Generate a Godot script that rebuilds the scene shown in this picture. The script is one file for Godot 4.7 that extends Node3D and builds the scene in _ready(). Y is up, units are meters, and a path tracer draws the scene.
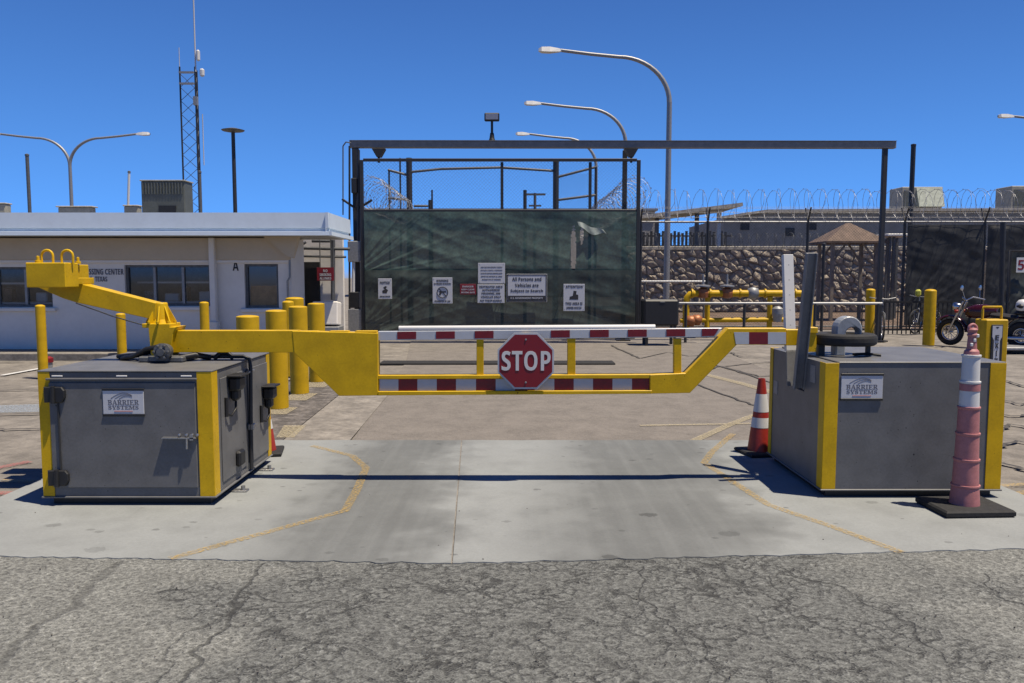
extends Node3D

# Pixels of the photograph give directions only: at() needs a distance, gnd() meets the ground.
const FOCAL := 800.0
const EYE := Vector3(0, 1.62, 0)
const PITCH := -0.082934

var M := {}
var used := {}
var rng := RandomNumberGenerator.new()

func at(px: float, py: float, d: float) -> Vector3:
	var v := Vector3((px - 512.0) / FOCAL, -(py - 341.5) / FOCAL, -1.0).rotated(Vector3.RIGHT, PITCH)
	return EYE + v * (d / -v.z)

func gnd(px: float, py: float, h := 0.0) -> Vector3:
	var v := Vector3((px - 512.0) / FOCAL, -(py - 341.5) / FOCAL, -1.0).rotated(Vector3.RIGHT, PITCH)
	return EYE + v * ((h - EYE.y) / v.y)

# ---------------------------------------------------------------- mesh builder
class MB:
	var st := SurfaceTool.new()
	var group := 1
	func _init():
		st.begin(Mesh.PRIMITIVE_TRIANGLES)
		st.set_smooth_group(-1)
	func tri(a: Vector3, b: Vector3, c: Vector3, out: Vector3):
		if (b - a).cross(c - a).dot(out) > 0.0:
			var t := b
			b = c
			c = t
		st.add_vertex(a)
		st.add_vertex(b)
		st.add_vertex(c)
	func quad(a: Vector3, b: Vector3, c: Vector3, d: Vector3, out: Vector3):
		if (c - a).cross(d - b).dot(out) > 0.0:
			var t := b
			b = d
			d = t
		for v in [a, b, c, a, c, d]:
			st.add_vertex(v)
	func quad_uv(p: Array, uv: Array):   # a, b, c, d clockwise seen from outside
		for k in [0, 1, 2, 0, 2, 3]:
			st.set_uv(uv[k])
			st.add_vertex(p[k])
	func box(c: Vector3, s: Vector3, b := Basis(), ch := 0.0):
		st.set_smooth_group(-1)
		var h := s * 0.5
		var k: float = minf(ch, minf(h.x, minf(h.y, h.z)) * 0.9)
		for i in 3:
			var u := (i + 1) % 3
			var v := (i + 2) % 3
			for sg in [-1.0, 1.0]:
				var q := []
				for e in [[-1, -1], [1, -1], [1, 1], [-1, 1]]:
					var p := Vector3.ZERO
					p[i] = sg * h[i]
					p[u] = e[0] * (h[u] - k)
					p[v] = e[1] * (h[v] - k)
					q.append(c + b * p)
				var o := Vector3.ZERO
				o[i] = sg
				quad(q[0], q[1], q[2], q[3], b * o)
			if k > 0.0:
				for su in [-1.0, 1.0]:
					for sv in [-1.0, 1.0]:
						var q := []
						for e in [[-1, 0], [1, 0], [1, 1], [-1, 1]]:
							var p := Vector3.ZERO
							p[i] = e[0] * (h[i] - k)
							p[u] = su * (h[u] - (k if e[1] == 0 else 0.0))
							p[v] = sv * (h[v] - (0.0 if e[1] == 0 else k))
							q.append(c + b * p)
						var o := Vector3.ZERO
						o[u] = su
						o[v] = sv
						quad(q[0], q[1], q[2], q[3], b * o)
		if k > 0.0:
			for sx in [-1.0, 1.0]:
				for sy in [-1.0, 1.0]:
					for sz in [-1.0, 1.0]:
						var s3 := Vector3(sx, sy, sz)
						var q := []
						for i in 3:
							var p := s3 * (h - Vector3.ONE * k)
							p[i] = s3[i] * h[i]
							q.append(c + b * p)
						tri(q[0], q[1], q[2], b * s3)
	func span(a: Vector3, b: Vector3, w: float, h: float, ch := 0.0):   # a square bar from a to b
		var z := (b - a).normalized()
		var up := Vector3.UP if absf(z.y) < 0.95 else Vector3.BACK
		var x := up.cross(z).normalized()
		box((a + b) * 0.5, Vector3(w, h, a.distance_to(b)), Basis(x, z.cross(x), z), ch)
	func tube(pts: Array, r: float, n := 8, r2 := -1.0, closed := false):
		group += 1
		var rings := []
		var side := Vector3.ZERO
		var cnt := pts.size()
		for i in cnt:
			var d: Vector3
			if closed:
				d = (pts[(i + 1) % cnt] - pts[(i - 1 + cnt) % cnt]).normalized()
			else:
				d = (pts[mini(i + 1, cnt - 1)] - pts[maxi(i - 1, 0)]).normalized()
			if side == Vector3.ZERO:
				side = d.cross(Vector3.UP if absf(d.y) < 0.9 else Vector3.RIGHT).normalized()
			side = (side - d * side.dot(d)).normalized()
			var up := d.cross(side)
			var rr := r if r2 < 0.0 else lerpf(r, r2, float(i) / maxf(cnt - 1, 1))
			var ring := []
			for k in n:
				var a := TAU * k / n
				ring.append(pts[i] + (side * cos(a) + up * sin(a)) * rr)
			rings.append(ring)
		st.set_smooth_group(group)
		for i in (cnt if closed else cnt - 1):
			var j := (i + 1) % cnt
			for k in n:
				var l := (k + 1) % n
				quad(rings[i][k], rings[j][k], rings[j][l], rings[i][l], (rings[i][k] + rings[j][l]) * 0.5 - (pts[i] + pts[j]) * 0.5)
		st.set_smooth_group(-1)
		if not closed:
			for e in [0, cnt - 1]:
				var o: Vector3 = pts[0] - pts[1] if e == 0 else pts[cnt - 1] - pts[cnt - 2]
				for k in range(1, n - 1):
					tri(rings[e][0], rings[e][k], rings[e][k + 1], o)
	func lathe(c: Vector3, prof: Array, n := 24, smooth := false, b := Basis()):   # prof of (radius, height)
		for i in prof.size() - 1:
			if not smooth or i == 0:
				group += 1
			st.set_smooth_group(group)
			var p: Vector2 = prof[i]
			var q: Vector2 = prof[i + 1]
			for k in n:
				var a := TAU * k / n
				var e := TAU * (k + 1) / n
				var da := Vector3(cos(a), 0, sin(a))
				var de := Vector3(cos(e), 0, sin(e))
				var t := q - p
				var o := (da + de) * 0.5 * t.y + Vector3.UP * -t.x
				var v := [c + b * (da * p.x + Vector3.UP * p.y), c + b * (da * q.x + Vector3.UP * q.y), c + b * (de * q.x + Vector3.UP * q.y), c + b * (de * p.x + Vector3.UP * p.y)]
				if p.x < 1e-5:
					tri(v[0], v[1], v[2], b * o)
				elif q.x < 1e-5:
					tri(v[0], v[1], v[3], b * o)
				else:
					quad(v[0], v[1], v[2], v[3], b * o)
		st.set_smooth_group(-1)
	func prism(poly: Array, z0: float, z1: float, bev := 0.0, tf := Transform3D()):   # outline in x, y, drawn out along z
		st.set_smooth_group(-1)
		var p := PackedVector2Array(poly)
		if Geometry2D.is_polygon_clockwise(p):
			p.reverse()
		var n := p.size()
		var ins := PackedVector2Array()
		for i in n:
			var a := (p[i] - p[(i - 1 + n) % n]).normalized()
			var b := (p[(i + 1) % n] - p[i]).normalized()
			var na := Vector2(-a.y, a.x)
			var nb := Vector2(-b.y, b.x)
			# is_polygon_clockwise() works with y down: make sure the inset goes inwards
			ins.append(p[i] + (na + nb) / maxf(1.0 + na.dot(nb), 0.3) * bev)
		if bev > 0.0:
			var a0 := 0.0
			var a1 := 0.0
			for i in n:
				a0 += p[i].cross(p[(i + 1) % n])
				a1 += ins[i].cross(ins[(i + 1) % n])
			if absf(a1) > absf(a0):
				for i in n:
					ins[i] = p[i] * 2.0 - ins[i]
		var mid := Vector2.ZERO
		for v in p:
			mid += v / n
		var idx := Geometry2D.triangulate_polygon(p)
		var lo := minf(z0, z1)
		var hi := maxf(z0, z1)
		for i in range(0, idx.size(), 3):
			for e in [[lo, -1.0], [hi, 1.0]]:
				var t := []
				for k in 3:
					var v: Vector2 = ins[idx[i + k]]
					t.append(tf * Vector3(v.x, v.y, e[0]))
				tri(t[0], t[1], t[2], tf.basis * Vector3(0, 0, e[1]))
		var s := 1.0
		var area := 0.0
		for i in n:
			area += p[i].cross(p[(i + 1) % n])
		if area < 0.0:
			s = -1.0
		for i in n:
			var j := (i + 1) % n
			var d := p[j] - p[i]
			var o := tf.basis * Vector3(d.y * s, -d.x * s, 0)
			quad(tf * Vector3(p[i].x, p[i].y, lo + bev), tf * Vector3(p[j].x, p[j].y, lo + bev), tf * Vector3(p[j].x, p[j].y, hi - bev), tf * Vector3(p[i].x, p[i].y, hi - bev), o)
			if bev > 0.0:
				for e in [[lo, lo + bev, -1.0], [hi, hi - bev, 1.0]]:
					quad(tf * Vector3(p[i].x, p[i].y, e[1]), tf * Vector3(p[j].x, p[j].y, e[1]), tf * Vector3(ins[j].x, ins[j].y, e[0]), tf * Vector3(ins[i].x, ins[i].y, e[0]), o.normalized() + tf.basis * Vector3(0, 0, e[2]))
	func sheet(poly: Array, y: float):   # a flat outline on the ground, points of (x, z)
		st.set_smooth_group(-1)
		var p := PackedVector2Array(poly)
		var idx := Geometry2D.triangulate_polygon(p)
		for i in range(0, idx.size(), 3):
			tri(Vector3(p[idx[i]].x, y, p[idx[i]].y), Vector3(p[idx[i + 1]].x, y, p[idx[i + 1]].y), Vector3(p[idx[i + 2]].x, y, p[idx[i + 2]].y), Vector3.UP)
	func ribbon(pts: Array, w: float, y: float):   # a painted line on the ground
		st.set_smooth_group(-1)
		for i in pts.size() - 1:
			var a: Vector3 = pts[i]
			var b: Vector3 = pts[i + 1]
			var l := []
			for e in [[i, a], [i + 1, b]]:
				var k: int = e[0]
				var d := Vector3.ZERO
				if k > 0:
					d += (pts[k] - pts[k - 1]).normalized()
				if k < pts.size() - 1:
					d += (pts[k + 1] - pts[k]).normalized()
				d = d.normalized()
				var s := Vector3(-d.z, 0, d.x) * w * 0.5
				l.append(Vector3(e[1].x, y, e[1].z) + s)
				l.append(Vector3(e[1].x, y, e[1].z) - s)
			quad(l[0], l[2], l[3], l[1], Vector3.UP)
	func done() -> ArrayMesh:
		st.generate_normals()
		return st.commit()

# ---------------------------------------------------------------- naming helpers
func numbered(called: String) -> String:
	var n: int = used.get(called, 0)
	used[called] = n + 1
	return called if n == 0 else "%s_%03d" % [called, n]

func tag(o: Node3D, label: String, category: String, group := ""):
	o.set_meta("label", label)
	o.set_meta("category", category)
	if group:
		o.set_meta("group", group)

func thing(called: String, label: String, category: String, pos := Vector3.ZERO, group := "") -> Node3D:
	var o := Node3D.new()
	o.name = numbered(called)
	add_child(o)
	o.position = pos
	tag(o, label, category, group)
	return o

func part(called: String, mb, m: Material, parent: Node3D, world := false) -> MeshInstance3D:
	var o := MeshInstance3D.new()
	o.name = called
	o.mesh = mb.done() if mb is MB else mb
	o.material_override = m
	parent.add_child(o, true)
	if world:
		o.position = -parent.position if parent.get_parent() == self else Vector3.ZERO
	return o

func struct(called: String, mb, m: Material) -> MeshInstance3D:
	var o := MeshInstance3D.new()
	o.name = numbered(called)
	o.mesh = mb.done() if mb is MB else mb
	o.material_override = m
	add_child(o)
	o.set_meta("kind", "structure")
	return o

func copy(o: Node3D, pos: Vector3, label: String, turn := 0.0) -> Node3D:
	var c: Node3D = o.duplicate()
	c.name = numbered(String(o.name))
	add_child(c)
	c.position = pos
	c.rotation.y = turn
	c.set_meta("label", label)
	return c

func text(parent: Node3D, called: String, s: String, c: Vector3, h: float, w: float, m: Material, family := "Droid Sans", bold := true, depth := 0.004) -> MeshInstance3D:
	var f := SystemFont.new()
	f.font_names = PackedStringArray([family])
	f.font_weight = 700 if bold else 400
	var t := TextMesh.new()
	t.font = f
	t.text = s
	t.font_size = 48
	t.pixel_size = 0.01
	t.depth = 0.05
	t.curve_step = 2.0
	var b := t.get_aabb()
	var o := MeshInstance3D.new()
	o.name = called
	o.mesh = t
	o.material_override = m
	parent.add_child(o, true)
	o.scale = Vector3(w / maxf(b.size.x, 0.001), h / maxf(b.size.y, 0.001), depth / 0.05)
	var mid := b.position + b.size * 0.5
	o.position = c - Vector3(mid.x * o.scale.x, mid.y * o.scale.y, mid.z * o.scale.z)
	return o

# ---------------------------------------------------------------- materials
func noise_image(size: int, freq: float, sd: int, oct := 4, cell := false) -> PackedByteArray:
	var n := FastNoiseLite.new()
	n.seed = sd
	n.frequency = freq
	n.noise_type = FastNoiseLite.TYPE_CELLULAR if cell else FastNoiseLite.TYPE_SIMPLEX_SMOOTH
	n.fractal_type = FastNoiseLite.FRACTAL_FBM
	n.fractal_octaves = oct
	var im := n.get_seamless_image(size, size)
	im.convert(Image.FORMAT_L8)
	return im.get_data()

var tex_cache := {}
func grime(lo: float, grain: float, sd := 1, stretch := 1.0) -> ImageTexture:   # grey blotches and grain to multiply a colour with
	lo = 0.0 if lo < 0.1 else snappedf(lo, 0.12)
	grain = snappedf(grain, 0.12)
	sd = 1 + sd % 2
	var key := "%s/%s/%s/%s" % [lo, grain, sd, stretch]
	if tex_cache.has(key):
		return tex_cache[key]
	var s := 512
	var a := noise_image(s, 0.012, sd, 5)
	var b := noise_image(s, 0.05, sd + 7, 3)
	var r := RandomNumberGenerator.new()
	r.seed = sd
	var out := PackedByteArray()
	out.resize(s * s)
	for i in s * s:
		var y := i / s
		var x := i % s
		var k := i
		if stretch != 1.0:
			k = int(y / stretch) * s + x
		var v := a[k] / 255.0 * 0.6 + b[k] / 255.0 * 0.4
		v = lo + (1.0 - lo) * clampf((v - 0.2) * 1.5, 0, 1) + (r.randf() - 0.5) * grain
		out[i] = int(clampf(v, 0, 1) * 255.0)
	var t := ImageTexture.create_from_image(Image.create_from_data(s, s, false, Image.FORMAT_L8, out))
	tex_cache[key] = t
	return t

var bump_tex: ImageTexture
func mat(c: Color, rough := 0.6, lo := 0.85, grain := 0.06, scale := 0.7, metal := 0.0, bump := 0.0, sd := 1) -> StandardMaterial3D:   # c in linear light
	var m := StandardMaterial3D.new()
	m.albedo_color = c.linear_to_srgb()
	m.roughness = rough
	m.metallic = metal
	if lo < 1.0:
		m.albedo_texture = grime(lo, grain, sd)
		m.uv1_triplanar = true
		m.uv1_world_triplanar = true
		m.uv1_scale = Vector3.ONE * scale
	if bump > 0.0:
		m.heightmap_enabled = true
		m.heightmap_texture = grime(0.0, 0.5, 3)
		m.heightmap_scale = bump
	return m

func scuffed(chips: int, scratches: int, sd: int) -> ImageTexture:   # paint with chips, scratches and dirt specks
	var size := 1024
	var a := noise_image(size, 0.006, sd, 5)
	var b := noise_image(size, 0.06, sd + 5, 3)
	var r := RandomNumberGenerator.new()
	r.seed = sd
	var px := PackedByteArray()
	px.resize(size * size)
	for i in size * size:
		px[i] = int(clampf(0.955 + (a[i] / 255.0 - 0.5) * 0.13 + (b[i] / 255.0 - 0.5) * 0.07 + (r.randf() - 0.5) * 0.03, 0, 1) * 255.0)
	for k in scratches:
		var x := r.randf() * size
		var y := r.randf() * size
		var ang := r.randf() * TAU
		var v := 0.80 if r.randf() < 0.6 else 1.0
		var bend := r.randf_range(-0.01, 0.01)
		for j in r.randi_range(12, 90):
			x += cos(ang)
			y += sin(ang)
			ang += bend
			var i := posmod(int(y), size) * size + posmod(int(x), size)
			px[i] = int(lerpf(px[i], v * 255.0, 0.75))
	for k in chips:
		var cx := r.randi() % size
		var cy := r.randi() % size
		var rad := r.randf_range(0.7, 2.4) * (1.8 if r.randf() < 0.06 else 1.0)
		var v := r.randf_range(0.50, 0.85)
		for dy in range(-int(rad) - 1, int(rad) + 2):
			for dx in range(-int(rad) - 1, int(rad) + 2):
				var i := posmod(cy + dy, size) * size + posmod(cx + dx, size)
				if Vector2(dx, dy * 0.8).length() < rad * (0.45 + b[i] / 255.0):
					px[i] = int(px[i] * v)
	return ImageTexture.create_from_image(Image.create_from_data(size, size, false, Image.FORMAT_L8, px))

func worn_paint(c: Color, least: float) -> StandardMaterial3D:   # road paint rubbed thin in patches
	var m := mat(c, 0.8, 1.0)
	if not tex_cache.has(least):
		var size := 512
		var a := noise_image(size, 0.05, 61, 4)
		var r := RandomNumberGenerator.new()
		r.seed = 3
		var px := PackedByteArray()
		px.resize(size * size * 4)
		for i in size * size:
			px[i * 4] = 255
			px[i * 4 + 1] = 255
			px[i * 4 + 2] = 255
			px[i * 4 + 3] = int(255.0 * clampf(least + (a[i] / 255.0 - 0.25) * 1.1 + (r.randf() - 0.5) * 0.35, 0.05, 0.95))
		tex_cache[least] = ImageTexture.create_from_image(Image.create_from_data(size, size, false, Image.FORMAT_RGBA8, px))
	m.albedo_texture = tex_cache[least]
	m.uv1_triplanar = true
	m.uv1_world_triplanar = true
	m.uv1_scale = Vector3.ONE * 1.3
	m.transparency = BaseMaterial3D.TRANSPARENCY_ALPHA
	m.roughness = 0.9
	return m

func glass(c: Color, a: float) -> StandardMaterial3D:
	var m := StandardMaterial3D.new()
	m.albedo_color = Color(c.r, c.g, c.b, a)
	m.transparency = BaseMaterial3D.TRANSPARENCY_ALPHA
	m.roughness = 0.05
	return m

func materials():
	M.yellow = mat(Color(0.56, 0.348, 0.004), 0.45, 0.94, 0.03, 0.35)
	M.yellow_old = mat(Color(0.50, 0.310, 0.006), 0.5, 0.84, 0.05, 0.8, 0.0, 0.05, 5)
	M.grey_box = mat(Color(0.132, 0.132, 0.133), 0.42, 0.94, 0.03, 0.4, 0.0, 0.0, 9)
	M.black = mat(Color(0.012, 0.012, 0.013), 0.55, 0.7, 0.1, 2.0)
	M.rubber = mat(Color(0.02, 0.02, 0.021), 0.8, 0.6, 0.2, 3.0, 0.0, 0.1)
	M.steel = mat(Color(0.42, 0.42, 0.42), 0.38, 0.8, 0.05, 2.0, 0.85)
	M.galv = mat(Color(0.30, 0.305, 0.31), 0.5, 0.84, 0.1, 2.0, 0.4)
	M.galv_dark = mat(Color(0.14, 0.145, 0.15), 0.55, 0.7, 0.1, 2.0, 0.3)
	M.dark_steel = mat(Color(0.032, 0.032, 0.034), 0.5, 0.84, 0.1, 1.0, 0.2)
	M.beam_grey = mat(Color(0.20, 0.20, 0.20), 0.55, 0.84, 0.08, 0.6)
	M.white = mat(Color(0.55, 0.55, 0.54), 0.5, 0.94, 0.04, 1.5)
	M.reflect_white = mat(Color(0.40, 0.42, 0.45), 0.35, 0.94, 0.03, 3.0)
	M.reflect_red = mat(Color(0.175, 0.003, 0.007), 0.35, 0.84, 0.05, 3.0)
	M.sign_red = mat(Color(0.175, 0.003, 0.008), 0.38, 0.94, 0.03, 2.0)
	M.paper = mat(Color(0.46, 0.47, 0.50), 0.6, 0.94, 0.03, 3.0)
	M.ink = mat(Color(0.02, 0.02, 0.024), 0.7, 1.0)
	M.ink_grey = mat(Color(0.10, 0.10, 0.12), 0.7, 1.0)
	M.orange = mat(Color(0.34, 0.022, 0.010), 0.5, 0.84, 0.08, 3.0)
	M.pink = mat(Color(0.42, 0.165, 0.165), 0.6, 0.84, 0.10, 2.5)
	M.wall_white = mat(Color(0.70, 0.665, 0.61), 0.75, 0.94, 0.05, 0.3, 0.0, 0.15)
	M.cream = mat(Color(0.50, 0.42, 0.31), 0.75, 0.94, 0.05, 0.3, 0.0, 0.1)
	M.fascia = mat(Color(0.56, 0.64, 0.72), 0.45, 0.94, 0.04, 0.3)
	M.roof = mat(Color(0.40, 0.40, 0.39), 0.8, 0.72, 0.1, 0.3)
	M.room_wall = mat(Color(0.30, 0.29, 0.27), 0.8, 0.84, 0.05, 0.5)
	M.plywood = mat(Color(0.34, 0.23, 0.13), 0.75, 0.75, 0.08, 1.0)
	M.pane = glass(Color(0.02, 0.022, 0.025), 0.12)
	M.hvac = mat(Color(0.095, 0.105, 0.095), 0.55, 0.84, 0.08, 0.6)
	M.hvac_tan = mat(Color(0.32, 0.31, 0.26), 0.6, 0.84, 0.08, 0.6)
	M.brass = mat(Color(0.44, 0.16, 0.06), 0.5, 0.7, 0.1, 2.0, 0.3)
	M.red_dark = mat(Color(0.035, 0.002, 0.004), 0.25, 0.94, 0.02, 2.0)
	M.chrome = mat(Color(0.40, 0.40, 0.41), 0.22, 1.0, 0.0, 1.0, 1.0)
	M.mortar = mat(Color(0.26, 0.222, 0.178), 0.95, 0.6, 0.2, 0.8)
	M.cap = mat(Color(0.50, 0.46, 0.39), 0.85, 0.7, 0.12, 0.6)
	M.far_grey = mat(Color(0.34, 0.315, 0.275), 0.85, 0.84, 0.1, 0.2)
	M.far_tan = mat(Color(0.30, 0.255, 0.21), 0.85, 0.7, 0.1, 0.2)
	M.rust = mat(Color(0.20, 0.135, 0.10), 0.85, 0.6, 0.15, 0.5)
	M.concrete_old = mat(Color(0.25, 0.228, 0.20), 0.9, 0.72, 0.16, 0.45, 0.0, 0.25, 21)
	M.lane = mat(Color(0.168, 0.151, 0.134), 0.92, 0.84, 0.2, 0.33, 0.0, 0.35, 22)
	M.lot = mat(Color(0.225, 0.204, 0.178), 0.92, 0.72, 0.16, 0.22, 0.0, 0.3, 23)
	M.dirt = mat(Color(0.18, 0.122, 0.086), 0.95, 0.6, 0.25, 0.3, 0.0, 0.6, 24)
	M.dark_ribbon = mat(Color(0.085, 0.078, 0.07), 0.8, 0.6, 0.2, 1.5, 0.0, 0.0, 25)  # dark brown of the thin ground lines
	M.paint_yellow = worn_paint(Color(0.37, 0.255, 0.08), 0.02)
	M.paint_faded = worn_paint(Color(0.36, 0.31, 0.20), 0.15)
	M.paint_red = worn_paint(Color(0.27, 0.085, 0.08), 0.2)
	M.paint_blue = worn_paint(Color(0.24, 0.28, 0.33), 0.2)
	M.wire = mat(Color(0.30, 0.30, 0.31), 0.45, 1.0, 0.0, 1.0, 0.5)
	var worn := scuffed(150, 240, 71)
	for k in ["yellow", "yellow_old", "grey_box"]:
		M[k].metallic_specular = 0.35
		M[k].albedo_texture = worn
		M[k].uv1_scale = Vector3.ONE * (0.9 if k == "yellow_old" else 0.62)

func ground_image(kind: String) -> Array:
	# computed colour and relief of the asphalt in front (x -4.6..4.6, z -1.0..-4.8) or the concrete pad (x -3.9..3.9, z -4.3..-7.9)
	var w := 2048
	var h := 1024
	var fine := FastNoiseLite.new()
	fine.seed = 5
	fine.frequency = 0.11
	fine.fractal_octaves = 3
	fine.noise_type = FastNoiseLite.TYPE_SIMPLEX_SMOOTH
	var coarse := FastNoiseLite.new()
	coarse.seed = 8
	coarse.frequency = 0.0042
	coarse.fractal_octaves = 5
	coarse.noise_type = FastNoiseLite.TYPE_SIMPLEX_SMOOTH
	var cell := FastNoiseLite.new()
	cell.seed = 13
	cell.noise_type = FastNoiseLite.TYPE_CELLULAR
	cell.cellular_return_type = FastNoiseLite.RETURN_DISTANCE2_SUB
	cell.cellular_jitter = 1.0
	cell.frequency = 0.026
	cell.fractal_type = FastNoiseLite.FRACTAL_NONE
	cell.domain_warp_enabled = true
	cell.domain_warp_amplitude = 48.0
	cell.domain_warp_frequency = 0.03
	cell.domain_warp_fractal_octaves = 4
	var F1 := fine.get_image(w, h).get_data()
	var C1 := coarse.get_image(w, h).get_data()
	coarse.seed = 31
	coarse.frequency = 0.010
	var C2 := coarse.get_image(w, h).get_data()
	var E1 := cell.get_image(w, h).get_data()
	cell.seed = 17
	cell.frequency = 0.055
	cell.domain_warp_amplitude = 16.0
	var E2 := cell.get_image(w, h).get_data()
	fine.seed = 41
	fine.frequency = 0.045
	fine.fractal_type = FastNoiseLite.FRACTAL_RIDGED
	var R1 := fine.get_image(w, h).get_data()
	var col := PackedByteArray()
	col.resize(w * h * 3)
	var hgt := PackedByteArray()
	hgt.resize(w * h)
	var r := RandomNumberGenerator.new()
	r.seed = 77
	if kind == "asphalt":
		# seams and sealed cracks seen in the photograph, as (u, v) pixels of this image
		var lines := []
		for l in [[[[120, 562], [62, 612], [0, 652], [-60, 700]], 0.075, 0.66], [[[262, 562], [250, 580], [236, 602], [226, 624], [198, 652], [178, 690]], 0.026, 0.45], [[[232, 612], [190, 628], [172, 650], [148, 690]], 0.016, 0.55], [[[246, 590], [262, 600], [300, 600]], 0.012, 0.45], [[[236, 612], [330, 600], [380, 612]], 0.010, 0.55],
				[[[775, 566], [800, 578], [842, 584], [872, 606], [906, 620], [940, 660]], 0.012, 0.45], [[[985, 572], [1000, 590], [1024, 606]], 0.014, 0.4], [[[768, 575], [790, 610], [830, 628], [880, 632]], 0.010, 0.5], [[[640, 566], [638, 590], [652, 612], [700, 640], [720, 690]], 0.012, 0.45]]:
			var pts := []
			for p in l[0]:
				var g := gnd(p[0], p[1])
				pts.append(Vector2((g.x + 4.6) / 9.2 * w, (-1.0 - g.z) / 3.8 * h))
			lines.append([pts, l[1], l[2]])
		var mask := PackedFloat32Array()
		mask.resize(w * h)
		mask.fill(1.0)
		for l in lines:
			var hw: float = l[1] * 0.5
			for i in l[0].size() - 1:
				var a: Vector2 = l[0][i]
				var b: Vector2 = l[0][i + 1]
				var x0 := maxi(0, int(minf(a.x, b.x) - 30))
				var x1 := mini(w - 1, int(maxf(a.x, b.x) + 30))
				var y0 := maxi(0, int(minf(a.y, b.y) - 30))
				var y1 := mini(h - 1, int(maxf(a.y, b.y) + 30))
				for y in range(y0, y1):
					for x in range(x0, x1):
						var k := y * w + x
						var p := Vector2(x, y) + Vector2(C2[k] - 128, C2[w * h - 1 - k] - 128) * 0.12
						var q := Geometry2D.get_closest_point_to_segment(p, a, b)
						var d := Vector2((p.x - q.x) * 9.2 / w, (p.y - q.y) * 3.8 / h).length()
						var e := hw * (0.6 + F1[k] / 255.0 * 0.9)
						if d < e:
							mask[k] = minf(mask[k], lerpf(l[2], 1.0, smoothstep(e * 0.6, e, d)))
		for k in w * h:
			var x := (k % w) / float(w) * 9.2 - 4.6
			var f := F1[k] / 255.0
			var c := C1[k] / 255.0
			var c2 := C2[k] / 255.0
			var v := 0.116 + (c2 - 0.5) * 0.05
			# darker, oil-stained and more cracked in the wheel lane, paler and sounder beside it
			var lane := clampf((x + 1.55 + (c - 0.5) * 1.4) * 2.2, 0, 1) * clampf((2.7 - x + (c - 0.5) * 1.6) * 1.2, 0, 1)
			v *= lerpf(1.22, 0.86, lane * (0.55 + 0.45 * c2))
			var warm := lerpf(0.975, 0.955, lane)
			var agg := r.randf()
			var g := 1.0 + (f - 0.5) * 1.1 + (agg - 0.5) * 0.75
			var fleck := smoothstep(0.62, 0.92, R1[k] / 255.0)
			g += fleck * 0.36 - 0.09 + (0.16 if fleck > 0.6 and agg > 0.5 else 0.0)
			if agg > 0.965:
				g += 0.55
			elif agg < 0.03:
				g -= 0.4
			v *= g
			var open := clampf(lane * 1.0 + (c - 0.5) * 0.9, 0.0, 1.0)
			var big := smoothstep(0.0, 0.06 + 0.09 * f, E1[k] / 255.0 - 0.004)
			var small := smoothstep(0.0, 0.13, E2[k] / 255.0 - 0.01)
			var patch := clampf((C2[(k + w * 300 + 700) % (w * h)] / 255.0 - 0.36) * 4.0, 0, 1)
			var crack := lerpf(1.0, lerpf(0.26, 1.0, big), clampf(open * 1.3 - 0.1, 0, 1) * (0.35 + 0.65 * patch)) * lerpf(1.0, lerpf(0.42, 1.0, small), clampf((c2 - 0.28) * 3.0, 0, 1) * (0.35 + 0.65 * open))
			v *= crack * mask[k]
			v = clampf(v, 0.015, 0.6)
			var s := pow(v, 1.0 / 2.2)
			col[k * 3] = int(clampf(s * warm, 0, 1) * 255)
			col[k * 3 + 1] = int(clampf(s * (0.985 + (warm - 0.975) * 0.6), 0, 1) * 255)
			col[k * 3 + 2] = int(clampf(s * 0.955, 0, 1) * 255)
			hgt[k] = int(clampf(crack * mask[k] * 0.66 + fleck * 0.12 + (f - 0.5) * 0.35 + (agg - 0.5) * 0.16 + 0.1, 0, 1) * 255)
	else:
		var drip := PackedFloat32Array()
		drip.resize(w * h)
		drip.fill(1.0)
		for i in 150:
			var cx := r.randi() % w
			var cy := r.randi() % h
			var rad := r.randf_range(2.0, 7.0) if i % 6 else r.randf_range(8.0, 20.0)
			var dark := r.randf_range(0.55, 0.85)
			for dy in range(-int(rad) - 1, int(rad) + 2):
				for dx in range(-int(rad * 1.6) - 1, int(rad * 1.6) + 2):
					var j := posmod(cy + dy, h) * w + posmod(cx + dx, w)
					var e := Vector2(dx / 1.3, dy).length() / rad
					if e < 0.5 + F1[j] / 255.0 * 0.8:
						drip[j] = minf(drip[j], dark)
		for k in w * h:
			var x := (k % w) / float(w) * 7.8 - 3.9
			var z := -4.3 - (k / w) / float(h) * 3.6
			var f := F1[k] / 255.0
			var c := C1[k] / 255.0
			var c2 := C2[k] / 255.0
			var v := 0.212 + (c - 0.5) * 0.04 + (c2 - 0.5) * 0.05
			# tyre rubber ground into the slab along the two wheel paths, with a broken edge
			var wander := (c - 0.5) * 0.55 + (c2 - 0.5) * 0.35
			var l := smoothstep(0.80, 0.15, absf(x + 1.02 + wander * 0.8))
			var q := smoothstep(1.05, 0.25, absf(x - 1.02 + wander * 0.8 + (z + 6.0) * 0.12))
			var worn := clampf(maxf(l, q) * (0.70 + 0.6 * c2) + (f - 0.5) * 0.10, 0, 1)
			worn = maxf(worn, smoothstep(0.55, 0.95, c2) * 0.22)
			# tread streaks run along the lane, broken by the grain
			var tread := C2[(k % w * 3) % w + (k / w / 9) * w] / 255.0
			worn = clampf(worn * (0.82 + 0.34 * tread), 0, 1)
			v *= lerpf(1.0, 0.52, worn) * drip[k]
			# dust and drips
			v *= lerpf(1.0, 0.80, smoothstep(0.70, 0.78, E2[(k * 3 + 911) % (w * h)] / 255.0) * step_f(0.62, c))
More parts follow.
